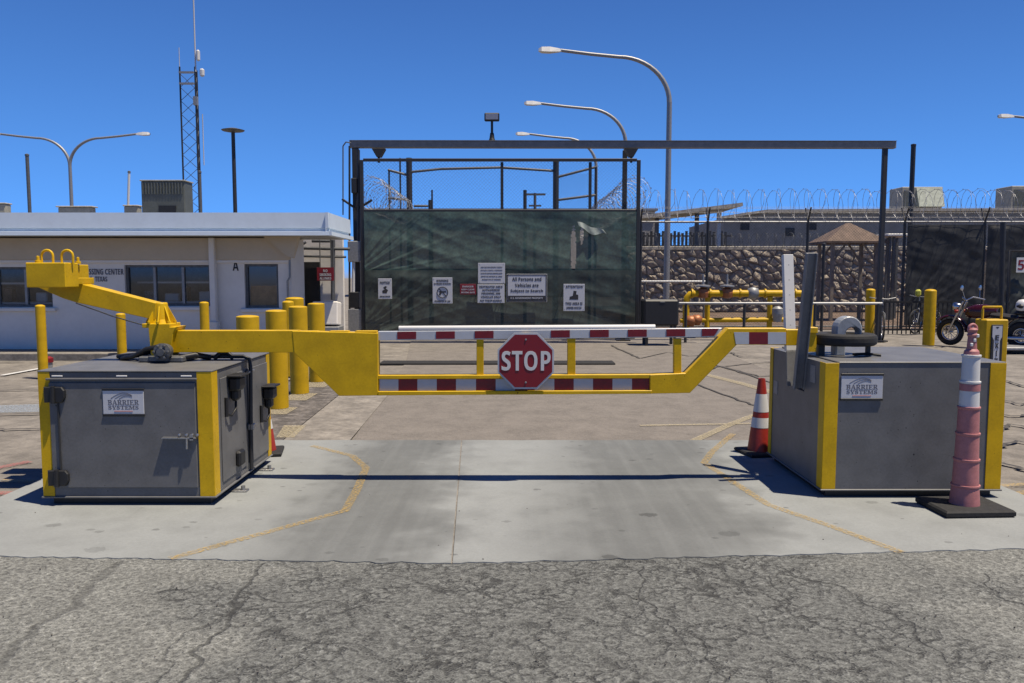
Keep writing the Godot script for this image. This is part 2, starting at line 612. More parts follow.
			v *= 1.0 + (f - 0.5) * 0.14 + (r.randf() - 0.5) * 0.11
			var s := pow(clampf(v, 0.02, 0.8), 1.0 / 2.2)
			col[k * 3] = int(s * 0.965 * 255)
			col[k * 3 + 1] = int(s * 0.99 * 255)
			col[k * 3 + 2] = int(s * 0.99 * 255)
			hgt[k] = int(clampf(0.5 + (f - 0.5) * 0.4 + (c2 - 0.5) * 0.3, 0, 1) * 255)
	return [ImageTexture.create_from_image(Image.create_from_data(w, h, false, Image.FORMAT_RGB8, col)), ImageTexture.create_from_image(Image.create_from_data(w, h, false, Image.FORMAT_L8, hgt))]

func step_f(e: float, x: float) -> float:
	return 1.0 if x > e else 0.0

func textured(t: Array, rough: float, relief: float) -> StandardMaterial3D:
	var m := StandardMaterial3D.new()
	m.albedo_texture = t[0]
	m.heightmap_enabled = true
	m.heightmap_texture = t[1]
	m.heightmap_scale = relief
	m.roughness = rough
	return m

func _ready():
	# ---- camera
	var cam := Camera3D.new()
	cam.name = "camera"
	cam.position = EYE
	cam.rotation.x = PITCH
	cam.fov = rad_to_deg(2.0 * atan(341.5 / FOCAL))
	cam.near = 0.05
	cam.far = 2000.0
	add_child(cam)
	cam.current = true
	# ---- sky, exposure
	var sky := ProceduralSkyMaterial.new()
	sky.sky_top_color = Color(0.018, 0.050, 0.200).linear_to_srgb()
	sky.sky_horizon_color = Color(0.105, 0.335, 0.84).linear_to_srgb()
	sky.sky_curve = 0.15
	sky.ground_horizon_color = Color(0.28, 0.26, 0.23).linear_to_srgb()
	sky.ground_bottom_color = Color(0.20, 0.18, 0.16).linear_to_srgb()
	sky.sun_angle_max = 2.0
	var env := Environment.new()
	env.background_mode = Environment.BG_SKY
	env.sky = Sky.new()
	env.sky.sky_material = sky
	env.tonemap_mode = Environment.TONE_MAPPER_LINEAR
	env.tonemap_exposure = 1.5
	env.sdfgi_enabled = true
	env.ssao_enabled = true
	env.ssil_enabled = true
	var we := WorldEnvironment.new()
	we.name = "world_environment"
	we.environment = env
	add_child(we)
	# ---- sun, almost overhead, a little from the right and from behind the camera
	var sun := DirectionalLight3D.new()
	sun.name = "sun"
	sun.light_energy = 1.6
	sun.light_color = Color(1.0, 0.95, 0.865)
	sun.light_angular_distance = 0.5
	sun.shadow_enabled = true
	add_child(sun)
	sun.look_at_from_position(Vector3(0.31, 1.0, 0.135) * 50.0, Vector3.ZERO, Vector3.FORWARD)
	rng.seed = 4242
	materials()
	build_ground()
	build_building()
	build_stone_wall()
	build_far()
	build_fences()
	build_gate()
	build_street_lights()
	build_pipes()
	build_left_housing()
	build_right_housing()
	build_crash_beam()
	build_bollards()
	build_cones()
	build_bikes()
	build_exit_kiosk()
	build_small()

# ================================================================ ground
func build_ground():
	var mb := MB.new()
	mb.sheet([Vector2(-400, -400), Vector2(400, -400), Vector2(400, 120), Vector2(-400, 120)], -0.024)
	struct("ground", mb, M.lot)
	# asphalt before the pad
	var am := textured(ground_image("asphalt"), 0.92, 2.2)
	mb = MB.new()
	# the rim along the pad as the photograph shows it, a slightly wavering line
	var rim := []
	for i in 41:
		var px := -140.0 + 1304.0 * i / 40.0
		var py := 556.0 + 7.0 * clampf(px / 450.0, 0, 1) if px < 450.0 else lerpf(563.0, 548.5, clampf((px - 450.0) / 574.0, 0, 1.2))
		var g := gnd(px, py)
		rim.append(Vector3(g.x, -0.006, g.z - 0.05))
	for i in rim.size() - 1:
		var a: Vector3 = rim[i]
		var b: Vector3 = rim[i + 1]
		var c := Vector3(b.x, -0.006, -1.05)
		var d := Vector3(a.x, -0.006, -1.05)
		var uv := []
		for p in [a, b, c, d]:
			uv.append(Vector2((p.x + 4.6) / 9.2, (-1.0 - p.z) / 3.8))
		mb.quad_uv([a, b, c, d], uv)
	struct("road", mb, am)
	mb = MB.new()
	mb.sheet([Vector2(-60, -1.05), Vector2(60, -1.05), Vector2(60, 40), Vector2(-60, 40)], -0.008)
	mb.sheet([Vector2(-60, -4.6), Vector2(rim[0].x, -4.6), Vector2(rim[0].x, -1.05), Vector2(-60, -1.05)], -0.008)
	mb.sheet([Vector2(rim[40].x, -4.6), Vector2(60, -4.6), Vector2(60, -1.05), Vector2(rim[40].x, -1.05)], -0.008)
	struct("road", mb, mat(Color(0.17, 0.165, 0.155), 0.92, 0.6, 0.25, 0.5, 0.0, 0.4, 33))
	# concrete pad of two slabs, with a joint between them
	var pad := Node3D.new()
	pad.name = "concrete_pad"
	pad.set_meta("kind", "structure")
	add_child(pad)
	var pm := textured(ground_image("concrete"), 0.88, 0.12)
	for s in [[-3.75, 99.0], [99.0, 3.78]]:
		mb = MB.new()
		var top := []
		for i in 97:
			var left: bool = s[1] > 50.0
			var x: float = lerpf(s[0], -0.345, i / 96.0) if left else lerpf(-0.335, s[1], i / 96.0)
			var xk: float = lerpf(s[0], -0.500, i / 96.0) if left else lerpf(-0.490, s[1], i / 96.0)
			# the front rim of the slab follows the road's
			var zf := -4.4
			for j in rim.size() - 1:
				if rim[j].x <= x and rim[j + 1].x >= x:
					zf = lerpf(rim[j].z, rim[j + 1].z, (x - rim[j].x) / (rim[j + 1].x - rim[j].x))
			top.append([x, zf + 0.05 + 0.010 * sin(x * 23.0) * sin(x * 7.1) + rng.randf_range(-0.009, 0.009), -7.77 + (0.006 * sin(x * 9.0)), xk])
		for i in top.size() - 1:
			var a := Vector3(top[i][3], 0, top[i][2])
			var b := Vector3(top[i + 1][3], 0, top[i + 1][2])
			var c := Vector3(top[i + 1][0], 0, top[i + 1][1])
			var d := Vector3(top[i][0], 0, top[i][1])
			var uv := []
			for p in [a, b, c, d]:
				uv.append(Vector2((p.x + 3.9) / 7.8, (-4.3 - p.z) / 3.6))
			mb.quad_uv([a, b, c, d], uv)
			mb.quad_uv([d, c, c + Vector3(0, -0.08, 0.004), d + Vector3(0, -0.08, 0.004)], [uv[3], uv[2], uv[2], uv[3]])
			mb.quad_uv([b, a, a + Vector3(0, -0.08, 0), b + Vector3(0, -0.08, 0)], [uv[1], uv[0], uv[0], uv[1]])
		for e in [0, 96]:
			var p := Vector3(top[e][0], 0, top[e][1])
			var q := Vector3(top[e][3], 0, top[e][2])
			mb.quad_uv([p, q, q + Vector3.DOWN * 0.08, p + Vector3.DOWN * 0.08], [Vector2(0.5, 0), Vector2(0.5, 1), Vector2(0.5, 1), Vector2(0.5, 0)])
		part("slab", mb, pm, pad)
	mb = MB.new()   # pale sealant in the joint
	mb.quad(Vector3(-0.348, -0.003, -4.40), Vector3(-0.338, -0.003, -4.40), Vector3(-0.490, -0.003, -7.76), Vector3(-0.500, -0.003, -7.76), Vector3.UP)
	part("joint_filler", mb, M.concrete_old, pad)
	# the lane beyond, the gutter strip along the bollards and the paler strip beyond the right kerb
	mb = MB.new()
	mb.sheet([Vector2(-1.58, -7.775), Vector2(3.0, -7.775), Vector2(4.4, -12.5), Vector2(4.6, -30), Vector2(-3.6, -30), Vector2(-2.0, -15)], -0.012)
	struct("lane", mb, M.lane)
	mb = MB.new()
	mb.sheet([Vector2(-2.26, -7.776), Vector2(-1.60, -7.776), Vector2(-1.74, -12.6), Vector2(-2.4, -12.6)], -0.006)
	struct("gutter_strip", mb, M.concrete_old)
	mb = MB.new()
	mb.sheet([Vector2(-3.6, -7.777), Vector2(-2.28, -7.777), Vector2(-2.42, -12.6), Vector2(-3.5, -13.2)], -0.014)
	struct("asphalt_strip", mb, mat(Color(0.20, 0.18, 0.165), 0.92, 0.5, 0.2, 0.6, 0.0, 0.3, 41))
	# dry soil between fence and stone wall
	mb = MB.new()
	mb.sheet([Vector2(3.6, -24.0), Vector2(40, -24.0), Vector2(40, -36), Vector2(3.6, -36)], -0.012)
	struct("dirt_strip", mb, M.dirt)
	# pavement along the left building, a real step
	mb = MB.new()
	mb.box(Vector3(-14.5, 0.03, -15.75), Vector3(20.0, 0.18, 0.9), Basis(), 0.015)
	struct("pavement", mb, M.concrete_old)
	# worn yellow paint round the bollards' feet
	for q in [[262, 292, 407, 414], [284, 312, 393, 400], [300, 330, 381, 387], [276, 300, 425, 437]]:
		var fp := []
		for e in [[q[0], q[3]], [q[1] - 6, q[3]], [q[1] + 6, q[2]], [q[0] + 8, q[2]]]:
			var g := gnd(e[0], e[1])
			fp.append(Vector2(g.x, g.z))
		mb = MB.new()
		mb.sheet(fp, -0.003)
		struct("painted_patch", mb, M.paint_faded)
	# painted lines on the pad
	var n := 0
	for l in [[[170, 559], [262, 534], [345, 511], [357, 490], [366, 468], [352, 456], [312, 446]], [[902, 553], [835, 528], [768, 505], [736, 484], [704, 463], [712, 452], [733, 434]]]:
		var pts := []
		for p in l:
			pts.append(gnd(p[0], p[1]))
		mb = MB.new()
		mb.ribbon(pts, 0.066, 0.004)
		struct("painted_line", mb, M.paint_yellow)
		n += 1
	# worn lines and thin dark ribbons on the lot
	for l in [[[[705, 374], [745, 384], [790, 397]], 0.16, "paint_faded"], [[[668, 452], [730, 424], [772, 408]], 0.10, "paint_faded"], [[[640, 425], [700, 424], [752, 423]], 0.07, "paint_faded"], [[[2, 375], [46, 367]], 0.10, "white"], [[[0, 479], [44, 480]], 0.08, "paint_yellow"], [[[-20, 492], [40, 491]], 0.10, "paint_red"], [[[-20, 470], [30, 460]], 0.10, "paint_red"], [[[985, 497], [1050, 489]], 0.09, "paint_yellow"], [[[985, 486], [1050, 482]], 0.07, "paint_yellow"]]:
		var pts := []
		for p in l[0]:
			pts.append(gnd(p[0], p[1]))
		mb = MB.new()
		mb.ribbon(pts, l[1], -0.003 if absf(pts[0].x) < 3.7 or pts[0].z < -7.8 else -0.010)
		struct("painted_line", mb, M[l[2]])
	mb = MB.new()
	mb.sheet([Vector2(gnd(-30, 405).x, gnd(-30, 405).z), Vector2(gnd(60, 402).x, gnd(60, 402).z), Vector2(gnd(60, 410).x, gnd(60, 410).z), Vector2(gnd(-30, 412).x, gnd(-30, 412).z)], -0.016)
	struct("painted_patch", mb, M.paint_blue)
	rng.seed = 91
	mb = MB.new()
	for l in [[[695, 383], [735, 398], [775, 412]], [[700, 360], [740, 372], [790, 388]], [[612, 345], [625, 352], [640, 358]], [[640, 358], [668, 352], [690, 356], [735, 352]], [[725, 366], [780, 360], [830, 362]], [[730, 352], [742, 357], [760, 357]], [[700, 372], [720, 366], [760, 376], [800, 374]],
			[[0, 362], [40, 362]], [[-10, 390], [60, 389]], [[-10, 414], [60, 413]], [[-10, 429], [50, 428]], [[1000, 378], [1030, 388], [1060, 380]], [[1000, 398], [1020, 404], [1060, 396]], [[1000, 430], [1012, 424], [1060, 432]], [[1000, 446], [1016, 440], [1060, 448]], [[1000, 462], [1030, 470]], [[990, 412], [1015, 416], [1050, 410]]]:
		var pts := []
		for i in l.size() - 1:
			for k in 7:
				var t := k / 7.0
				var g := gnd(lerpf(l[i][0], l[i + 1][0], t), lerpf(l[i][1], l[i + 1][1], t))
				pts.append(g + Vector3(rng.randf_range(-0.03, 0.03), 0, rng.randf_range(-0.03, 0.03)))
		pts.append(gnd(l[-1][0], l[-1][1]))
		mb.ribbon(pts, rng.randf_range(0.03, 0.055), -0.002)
	var dark_ribbon := struct("dark_ribbons", mb, M.dark_ribbon)  # thin, wavering dark lines laid on the ground
	dark_ribbon.set_meta("kind", "stuff")
	# steel drain slot across the lane
	mb = MB.new()
	var d0 := gnd(381, 363)
	var d1 := gnd(614, 363)
	mb.box(Vector3((d0.x + d1.x) * 0.5, 0.0, d0.z), Vector3(d1.x - d0.x, 0.05, 0.42), Basis(), 0.012)
	var hump := part("strip", mb, M.rubber, thing("speed_hump", "flat black rubber strip lying across the lane before the gate", "speed hump", Vector3((d0.x + d1.x) * 0.5, 0, d0.z)), true)

# ================================================================ left building
func wall_with(mb: MB, x0: float, x1: float, y0: float, y1: float, z: float, t: float, holes: Array):   # holes: [xa, xb, ya, yb] sorted by x
	var x := x0
	for h in holes:
		mb.box(Vector3((x + h[0]) * 0.5, (y0 + y1) * 0.5, z - t * 0.5), Vector3(h[0] - x, y1 - y0, t))
		mb.box(Vector3((h[0] + h[1]) * 0.5, (y0 + h[2]) * 0.5, z - t * 0.5), Vector3(h[1] - h[0], h[2] - y0, t))
		mb.box(Vector3((h[0] + h[1]) * 0.5, (h[3] + y1) * 0.5, z - t * 0.5), Vector3(h[1] - h[0], y1 - h[3], t))
		x = h[1]
	mb.box(Vector3((x + x1) * 0.5, (y0 + y1) * 0.5, z - t * 0.5), Vector3(x1 - x, y1 - y0, t))

func build_building():
	var zw := -16.2
	var d := 16.2
	var b := thing("guard_building", "low white building with flat roof and dark windows left of the gate", "building", Vector3(-12, 0, zw))
	var xr := at(292, 300, d).x
	var xl := -22.0
	var ytop := at(200, 238, d).y
	var holes := []
	for w in [[-90, 53, 267, 307], [124, 211, 265, 306], [244, 279, 264, 308]]:
		var a := at(w[0], w[2], d)
		var c := at(w[1], w[3], d)
		holes.append([a.x, c.x, c.y, a.y])
	var mb := MB.new()
	wall_with(mb, xl, xr, 0.0, ytop, zw, 0.2, holes)
	mb.box(Vector3(xr - 0.1, ytop * 0.5, zw - 0.6), Vector3(0.2, ytop, 0.8))
	mb.box(Vector3(xr - 0.8, ytop * 0.5, zw - 1.1), Vector3(1.2, ytop, 0.2))
	mb.box(Vector3(xr - 1.5, ytop * 0.5, zw - 4.7), Vector3(0.2, ytop, 7.0))
	mb.box(Vector3(xl + 0.1, ytop * 0.5, zw - 4.2), Vector3(0.2, ytop, 8.0))
	mb.box(Vector3((xl + xr) * 0.5 - 0.8, ytop * 0.5, zw - 8.3), Vector3(xr - xl - 1.6, ytop, 0.2))
	part("wall", mb, M.wall_white, b, true)
	# inside
	mb = MB.new()
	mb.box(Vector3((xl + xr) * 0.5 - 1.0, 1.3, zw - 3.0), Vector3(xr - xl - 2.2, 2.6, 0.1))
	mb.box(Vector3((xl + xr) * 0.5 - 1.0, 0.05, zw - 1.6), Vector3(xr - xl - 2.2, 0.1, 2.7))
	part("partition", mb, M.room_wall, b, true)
	mb = MB.new()
	var yf := at(200, 260, d).y
	mb.box(Vector3((xl + xr) * 0.5 + 0.2, (yf + ytop) * 0.5, zw + 0.05), Vector3(xr - xl - 0.4, ytop - yf, 0.09), Basis(), 0.01)
	part("frieze", mb, M.cream, b, true)
	mb = MB.new()
	mb.box(Vector3((xl + xr) * 0.5, yf - 0.03, zw + 0.035), Vector3(xr - xl, 0.055, 0.066), Basis(), 0.006)
	part("trim", mb, M.wall_white, b, true)
	# roof slab with metal fascia and its turned corner
	var ze := -15.35
	var e0 := at(100, 212.5, 15.35)
	var e1 := at(100, 235.5, 15.35)
	var rx := at(329, 220, 15.35).x
	mb = MB.new()
	mb.box(Vector3((xl - 2 + xr - 1.4) * 0.5, (e0.y + e1.y) * 0.5 - 0.02, (ze - 25) * 0.5), Vector3(xr - 1.4 - xl + 1.9, e0.y - e1.y - 0.06, 9.5))
	mb.box(Vector3((xr - 1.45 + rx - 0.05) * 0.5, (e0.y + e1.y) * 0.5 - 0.02, -16.4), Vector3(rx - xr + 1.4, e0.y - e1.y - 0.06, 2.0))
	part("roof", mb, M.roof, b, true)
	mb = MB.new()
	mb.prism([Vector2(0, e1.y), Vector2(0.12, e1.y), Vector2(0.115, e1.y + 0.075), Vector2(0.02, e1.y + 0.085), Vector2(0.02, e1.y + 0.14), Vector2(0.06, e1.y + 0.145), Vector2(0.05, e0.y), Vector2(0, e0.y)], xl - 2, rx, 0.0, Transform3D(Basis(Vector3(0, 0, 1), Vector3.UP, Vector3(1, 0, 0)), Vector3(0, 0, ze - 0.06)))
	mb.prism([Vector2(0, e1.y), Vector2(0.12, e1.y), Vector2(0.115, e1.y + 0.075), Vector2(0.02, e1.y + 0.085), Vector2(0.02, e1.y + 0.14), Vector2(0.06, e1.y + 0.145), Vector2(0.05, e0.y), Vector2(0, e0.y)], 15.30, 17.4, 0.0, Transform3D(Basis(Vector3(1, 0, 0), Vector3.UP, Vector3(0, 0, -1)), Vector3(rx - 0.06, 0, 0)))
	part("fascia", mb, M.fascia, b, true)
	# soffit bracket at the corner
	mb = MB.new()
	var br := [at(262, 236, 15.9), at(298, 236, 15.9), at(292, 258, 15.9), at(286, 256, 15.9)]
	var poly := []
	for p in br:
		poly.append(Vector2(p.x, p.y))
	mb.prism(poly, -15.95, zw + 0.1)
	part("bracket", mb, M.cream, b, true)
	# windows: frame, panes, mullions, sill
	var k := 0
	for h in holes:
		mb = MB.new()
		var fx := 0.05
		for e in [[h[0] + fx * 0.5, (h[2] + h[3]) * 0.5, fx, h[3] - h[2]], [h[1] - fx * 0.5, (h[2] + h[3]) * 0.5, fx, h[3] - h[2]], [(h[0] + h[1]) * 0.5, h[2] + fx * 0.5, h[1] - h[0] - fx * 2, fx], [(h[0] + h[1]) * 0.5, h[3] - fx * 0.5, h[1] - h[0] - fx * 2, fx]]:
			mb.box(Vector3(e[0], e[1], zw - 0.10), Vector3(e[2], e[3], 0.08))
		var win := part("window", mb, M.galv_dark, b, true)
		var np: int = [5, 3, 1][k]
		for i in range(1, np):
			mb = MB.new()
			var x: float = lerpf(h[0], h[1], i / float(np))
			mb.box(Vector3(x, (h[2] + h[3]) * 0.5, zw - 0.10), Vector3(0.05, h[3] - h[2] - 0.1, 0.07))
			part("mullion", mb, M.galv, win)
		for i in np:
			mb = MB.new()
			var x: float = lerpf(h[0], h[1], (i + 0.5) / float(np))
			mb.box(Vector3(x, (h[2] + h[3]) * 0.5, zw - 0.11), Vector3((h[1] - h[0]) / np - 0.06, h[3] - h[2] - 0.1, 0.006))
			part("pane", mb, M.pane, win)
		mb = MB.new()
		mb.box(Vector3((h[0] + h[1]) * 0.5, h[2] - 0.05, zw + 0.03), Vector3(h[1] - h[0] + 0.16, 0.07, 0.10), Basis(), 0.01)
		part("sill", mb, M.wall_white, win)
		k += 1
	# things seen through the glass
	for h in [holes[0], holes[1]]:
		for e in [[0.47, 0.4], [0.06, 0.5]]:
			mb = MB.new()
			mb.box(Vector3((h[0] + h[1]) * 0.5, h[2] + e[0], zw - 0.75), Vector3(h[1] - h[0], 0.035, e[1]))
			part("counter", mb, M.white, b, true)
		for e in [[0.12, 0.2, 0.22, "paint_blue"], [0.40, 0.3, 0.16, "white"], [0.55, 0.16, 0.30, "rust"], [0.80, 0.24, 0.20, "white"], [0.93, 0.14, 0.28, "paper"]]:
			mb = MB.new()
			mb.box(Vector3(lerpf(h[0], h[1], e[0]), h[2] + 0.08 + e[2] * 0.5, zw - 0.68), Vector3(e[1], e[2], 0.2), Basis(), 0.02)
			part("box", mb, M[e[3]], b, true)
	mb = MB.new()
	mb.box(Vector3((holes[2][0] + holes[2][1]) * 0.5, holes[2][2] + 0.22, zw - 0.16), Vector3(holes[2][1] - holes[2][0] - 0.14, 0.46, 0.03))
	part("board", mb, M.plywood, b, true)
	# pilaster with downspout and corner post
	mb = MB.new()
	var px0 := at(216, 300, d).x
	mb.box(Vector3(px0, ytop * 0.5, zw + 0.12), Vector3(0.11, ytop, 0.14), Basis(), 0.012)
	mb.box(Vector3(px0, at(216, 325, d).y * 0.5, zw + 0.14), Vector3(0.17, at(216, 317, d).y, 0.2), Basis(), 0.012)
	part("downspout", mb, M.wall_white, b, true)
	mb = MB.new()
	var cx := at(279, 300, d).x
	mb.tube([Vector3(cx + 0.2, 0, zw + 0.06), Vector3(cx + 0.2, 1.5, zw + 0.06), Vector3(cx + 0.25, 1.58, zw + 0.06), Vector3(cx + 0.25, yf, zw + 0.06)], 0.022, 6)
	part("conduit", mb, M.galv, b, true)
	# lettering on the wall
	var t0 := at(98.5, 271.8, d)
	text(b, "lettering", "PROCESSING CENTER", Vector3(t0.x, t0.y, zw + 0.008) - b.position, 0.115, 1.02, M.ink_grey)
	t0 = at(92, 279.5, d)
	text(b, "lettering", "EL PASO, TEXAS", Vector3(t0.x, t0.y, zw + 0.008) - b.position, 0.115, 0.62, M.ink_grey)
	t0 = at(235.7, 266, d)
	text(b, "lettering", "A", Vector3(t0.x, t0.y, zw + 0.008) - b.position, 0.19, 0.12, M.ink)
	# porch beyond the corner: back wall, door, pipes
	var zp := -18.2
	mb = MB.new()
	var pa := at(270, 235, 18.2)
	var pc := at(343, 235, 18.2)
	mb.box(Vector3((pa.x + pc.x) * 0.5, pa.y * 0.5, zp), Vector3(pc.x - pa.x, pa.y, 0.15))
	part("porch_wall", mb, M.wall_white, b, true)
	mb = MB.new()
	var da := at(300, 262, 18.1)
	var dc := at(321, 335, 18.1)
	mb.box(Vector3((da.x + dc.x) * 0.5, da.y * 0.5, zp + 0.1), Vector3(dc.x - da.x, da.y, 0.06))
	part("door", mb, M.black, b, true)
	mb = MB.new()
	for q in [[[294, 248], [350, 249], 0.04], [[296, 256], [346, 257], 0.03], [[297, 256], [297, 332], 0.03], [[333, 240], [333, 300], 0.05], [[300, 246], [306, 242], 0.03], [[312, 241], [330, 241], 0.04]]:
		mb.tube([at(q[0][0], q[0][1], 17.95), at(q[1][0], q[1][1], 17.95)], q[2], 6)
	part("pipe_run", mb, M.galv_dark, b, true)
	mb = MB.new()
	mb.tube([at(295, 237, 17.3), Vector3(at(295, 300, 17.3).x, 0, -17.3)], 0.06, 8)
	part("porch_post", mb, M.dark_steel, b, true)
	# red notice in the porch
	var rs := at(325.5, 274, 17.6)
	var sg := thing("notice_sign", "small red notice with white lettering hanging in the porch", "sign", rs)
	mb = MB.new()
	mb.box(Vector3.ZERO, Vector3(0.37, 0.29, 0.015))
	part("panel", mb, M.sign_red, sg)
	mb = MB.new()
	mb.tube([Vector3(0.12, 0.14, -0.03), Vector3(0.12, 1.0, -0.03)], 0.012, 6)
	mb.tube([Vector3(-0.12, 0.14, -0.03), Vector3(-0.12, 1.0, -0.03)], 0.012, 6)
	part("hanger", mb, M.galv_dark, sg)
	for l in [["NO", 0.07, 0.06, 0.09], ["SMOKING", -0.015, 0.06, 0.25], ["ALLOWED", -0.095, 0.055, 0.25]]:
		text(sg, "lettering", l[0], Vector3(0, l[1], 0.012), l[2], l[3], M.paper)
	# cabinet under it
	var cb := thing("cabinet", "light grey metal cabinet standing in the porch below the red notice", "cabinet", Vector3(at(328, 326, 17.3).x, 0, -17.3))
	mb = MB.new()
	mb.box(Vector3(0, 0.26, 0), Vector3(0.58, 0.52, 0.5), Basis(), 0.015)
	part("base", mb, M.galv, cb)
	mb = MB.new()
	mb.box(Vector3(-0.02, 0.79, -0.02), Vector3(0.54, 0.5, 0.4), Basis.from_euler(Vector3(-0.1, 0, 0.0)), 0.02)
	part("lid", mb, M.wall_white, cb)
	# things on the roof: evaporative cooler, low units
	var hv := at(163.5, 212, 19.0)
	var hu := thing("rooftop_cooler", "dark green-grey rooftop air unit with louvres beside the mast", "air unit", Vector3(hv.x, e0.y - 0.05, -19.0))
	var hh := at(168, 181, 19.0).y - e0.y + 0.05
	mb = MB.new()
	mb.box(Vector3(0, hh * 0.5, -0.25), Vector3(1.02, hh, 0.5), Basis(), 0.02)
	part("casing", mb, M.hvac, hu)
	mb = MB.new()
	mb.box(Vector3(0.10, 0.28, 0.012), Vector3(0.40, 0.42, 0.03))
	part("opening", mb, M.black, hu)
	for i in 14:
		mb = MB.new()
		mb.box(Vector3(-0.46 + i * 0.07, hh - 0.17, 0.012), Vector3(0.03, 0.26, 0.024))
		part("louvre", mb, M.hvac, hu)
	mb = MB.new()
	mb.box(Vector3(0, hh + 0.012, -0.25), Vector3(1.06, 0.03, 0.54), Basis(), 0.008)
	part("top", mb, M.hvac_tan, hu)
	for q in [[77, 36, 209, 208.8, "flat tan rooftop unit beside the twin-arm lamp post"], [133, 15, 209, 207.8, "small tan rooftop vent box beside the green-grey air unit"], [2, 14, 209, 205.5, "cream rooftop box at the far end of the flat roof"]]:
		var p := at(q[0], q[2], 20.0)
		var lu := thing("rooftop_vent", q[4], "roof vent", Vector3(p.x, e0.y - 0.05, -20.0), "low vents on the flat roof")
		var s: float = q[1] * 20.0 / 800.0
		var vh: float = at(0, q[3], 20.0).y - e0.y + 0.08
		mb = MB.new()
		mb.box(Vector3(0, vh * 0.5, 0), Vector3(s * 0.9, vh, 0.25), Basis(), 0.02)
		part("casing", mb, M.hvac_tan, lu)
		mb = MB.new()
		mb.box(Vector3(0, vh + 0.015, 0), Vector3(s, 0.03, 0.3), Basis(), 0.01)
		part("lid", mb, M.cap, lu)
	# poles behind the roof
	for q in [[27, 155, 26.0, 0.055, 0.0, "plain dark pole behind the roof left of the twin-arm lamp", "pole"], [126, 172, 26.0, 0.04, 0.10, "slightly leaning pale pole behind the rooftop units", "pole"], [199.5, 172, 24.0, 0.05, 0.0, "short dark pole right behind the lattice mast", "pole"]]:
		var top := at(q[0], q[1], q[2])
		var pl := thing("roof_pole", q[5], q[6], Vector3(top.x, 0, -q[2]))
		mb = MB.new()
		mb.tube([Vector3(-q[4] * 2.4, 0, 0), Vector3(q[4], top.y, 0)], q[3], 8)
		part("shaft", mb, M.galv_dark if q[4] == 0.0 else M.white, pl)
		mb = MB.new()
		mb.lathe(Vector3(q[4], top.y, 0), [Vector2(q[3] * 1.2, -0.03), Vector2(q[3] * 1.2, 0.02), Vector2(0, 0.05)], 8)
		part("cap", mb, M.galv_dark, pl)
	# flat-topped lamp
	var lt := at(233, 131, 30.0)
	var fl := thing("lamp_post", "slim black lamp post with a flat round head behind the roof", "lamp post", Vector3(lt.x, 0, -30))
	mb = MB.new()
	mb.tube([Vector3.ZERO, Vector3(0, lt.y, 0)], 0.085, 8, 0.07)
	part("pole", mb, M.dark_steel, fl)
	mb = MB.new()
	mb.lathe(Vector3(0, lt.y, 0), [Vector2(0.06, -0.06), Vector2(0.38, 0.0), Vector2(0.42, 0.03), Vector2(0.15, 0.10), Vector2(0, 0.11)], 20)
	part("head", mb, M.galv_dark, fl)
	# lattice mast with whip aerials
	var dm := 34.0
	var mt := at(190, 60, dm)
	var mast := thing("radio_mast", "slim lattice radio mast with white aerials behind the building", "radio mast", Vector3(mt.x, 0, -dm))
	var mtop := at(190, 68, dm).y
	var hw := 0.36
	var corners := [Vector3(-hw, 0, 0.2), Vector3(hw * 0.75, 0, 0.2), Vector3(hw * 0.3, 0, -0.4)]
	for c in corners:
		mb = MB.new()
		mb.tube([c, c + Vector3.UP * mtop], 0.035, 6)
		part("leg", mb, M.dark_steel, mast)
	for i in int(mtop / 0.55):
		mb = MB.new()
		for j in 3:
			var p: Vector3 = corners[j] + Vector3.UP * (i * 0.55)
			var q: Vector3 = corners[(j + 1) % 3] + Vector3.UP * ((i + 1) * 0.55)
			if q.y < mtop:
				mb.tube([p, q], 0.012, 4)
		part("brace", mb, M.galv_dark, mast)
	for q in [[-0.36, 49, 0.016], [0.30, -30, 0.03], [0.52, 115, 0.02]]:
		var y1 := at(190, q[1], dm).y
		mb = MB.new()
		mb.tube([Vector3(q[0], mtop - (0.2 if q[1] < 100 else 4.0), 0.2), Vector3(q[0], y1, 0.2)], q[2], 6)
		part("aerial", mb, M.paper, mast)
	mb = MB.new()
	mb.box(Vector3(0.42, mtop + 0.45, 0.2), Vector3(0.14, 0.45, 0.16), Basis(), 0.05)
	mb.box(Vector3(0.58, mtop - 0.25, 0.25), Vector3(0.18, 0.32, 0.16), Basis(), 0.05)
	part("antenna", mb, M.white, mast)
	mb = MB.new()
	for q in [[0.0, 0.0], [0.0, -0.45]]:
		mb.box(Vector3(-0.05, mtop - 0.25 + q[1], 0.3), Vector3(0.6, 0.07, 0.1))
	mb.box(Vector3(0.3, mtop - 1.4, 0.3), Vector3(0.16, 0.35, 0.16))
	part("mount", mb, M.galv, mast)

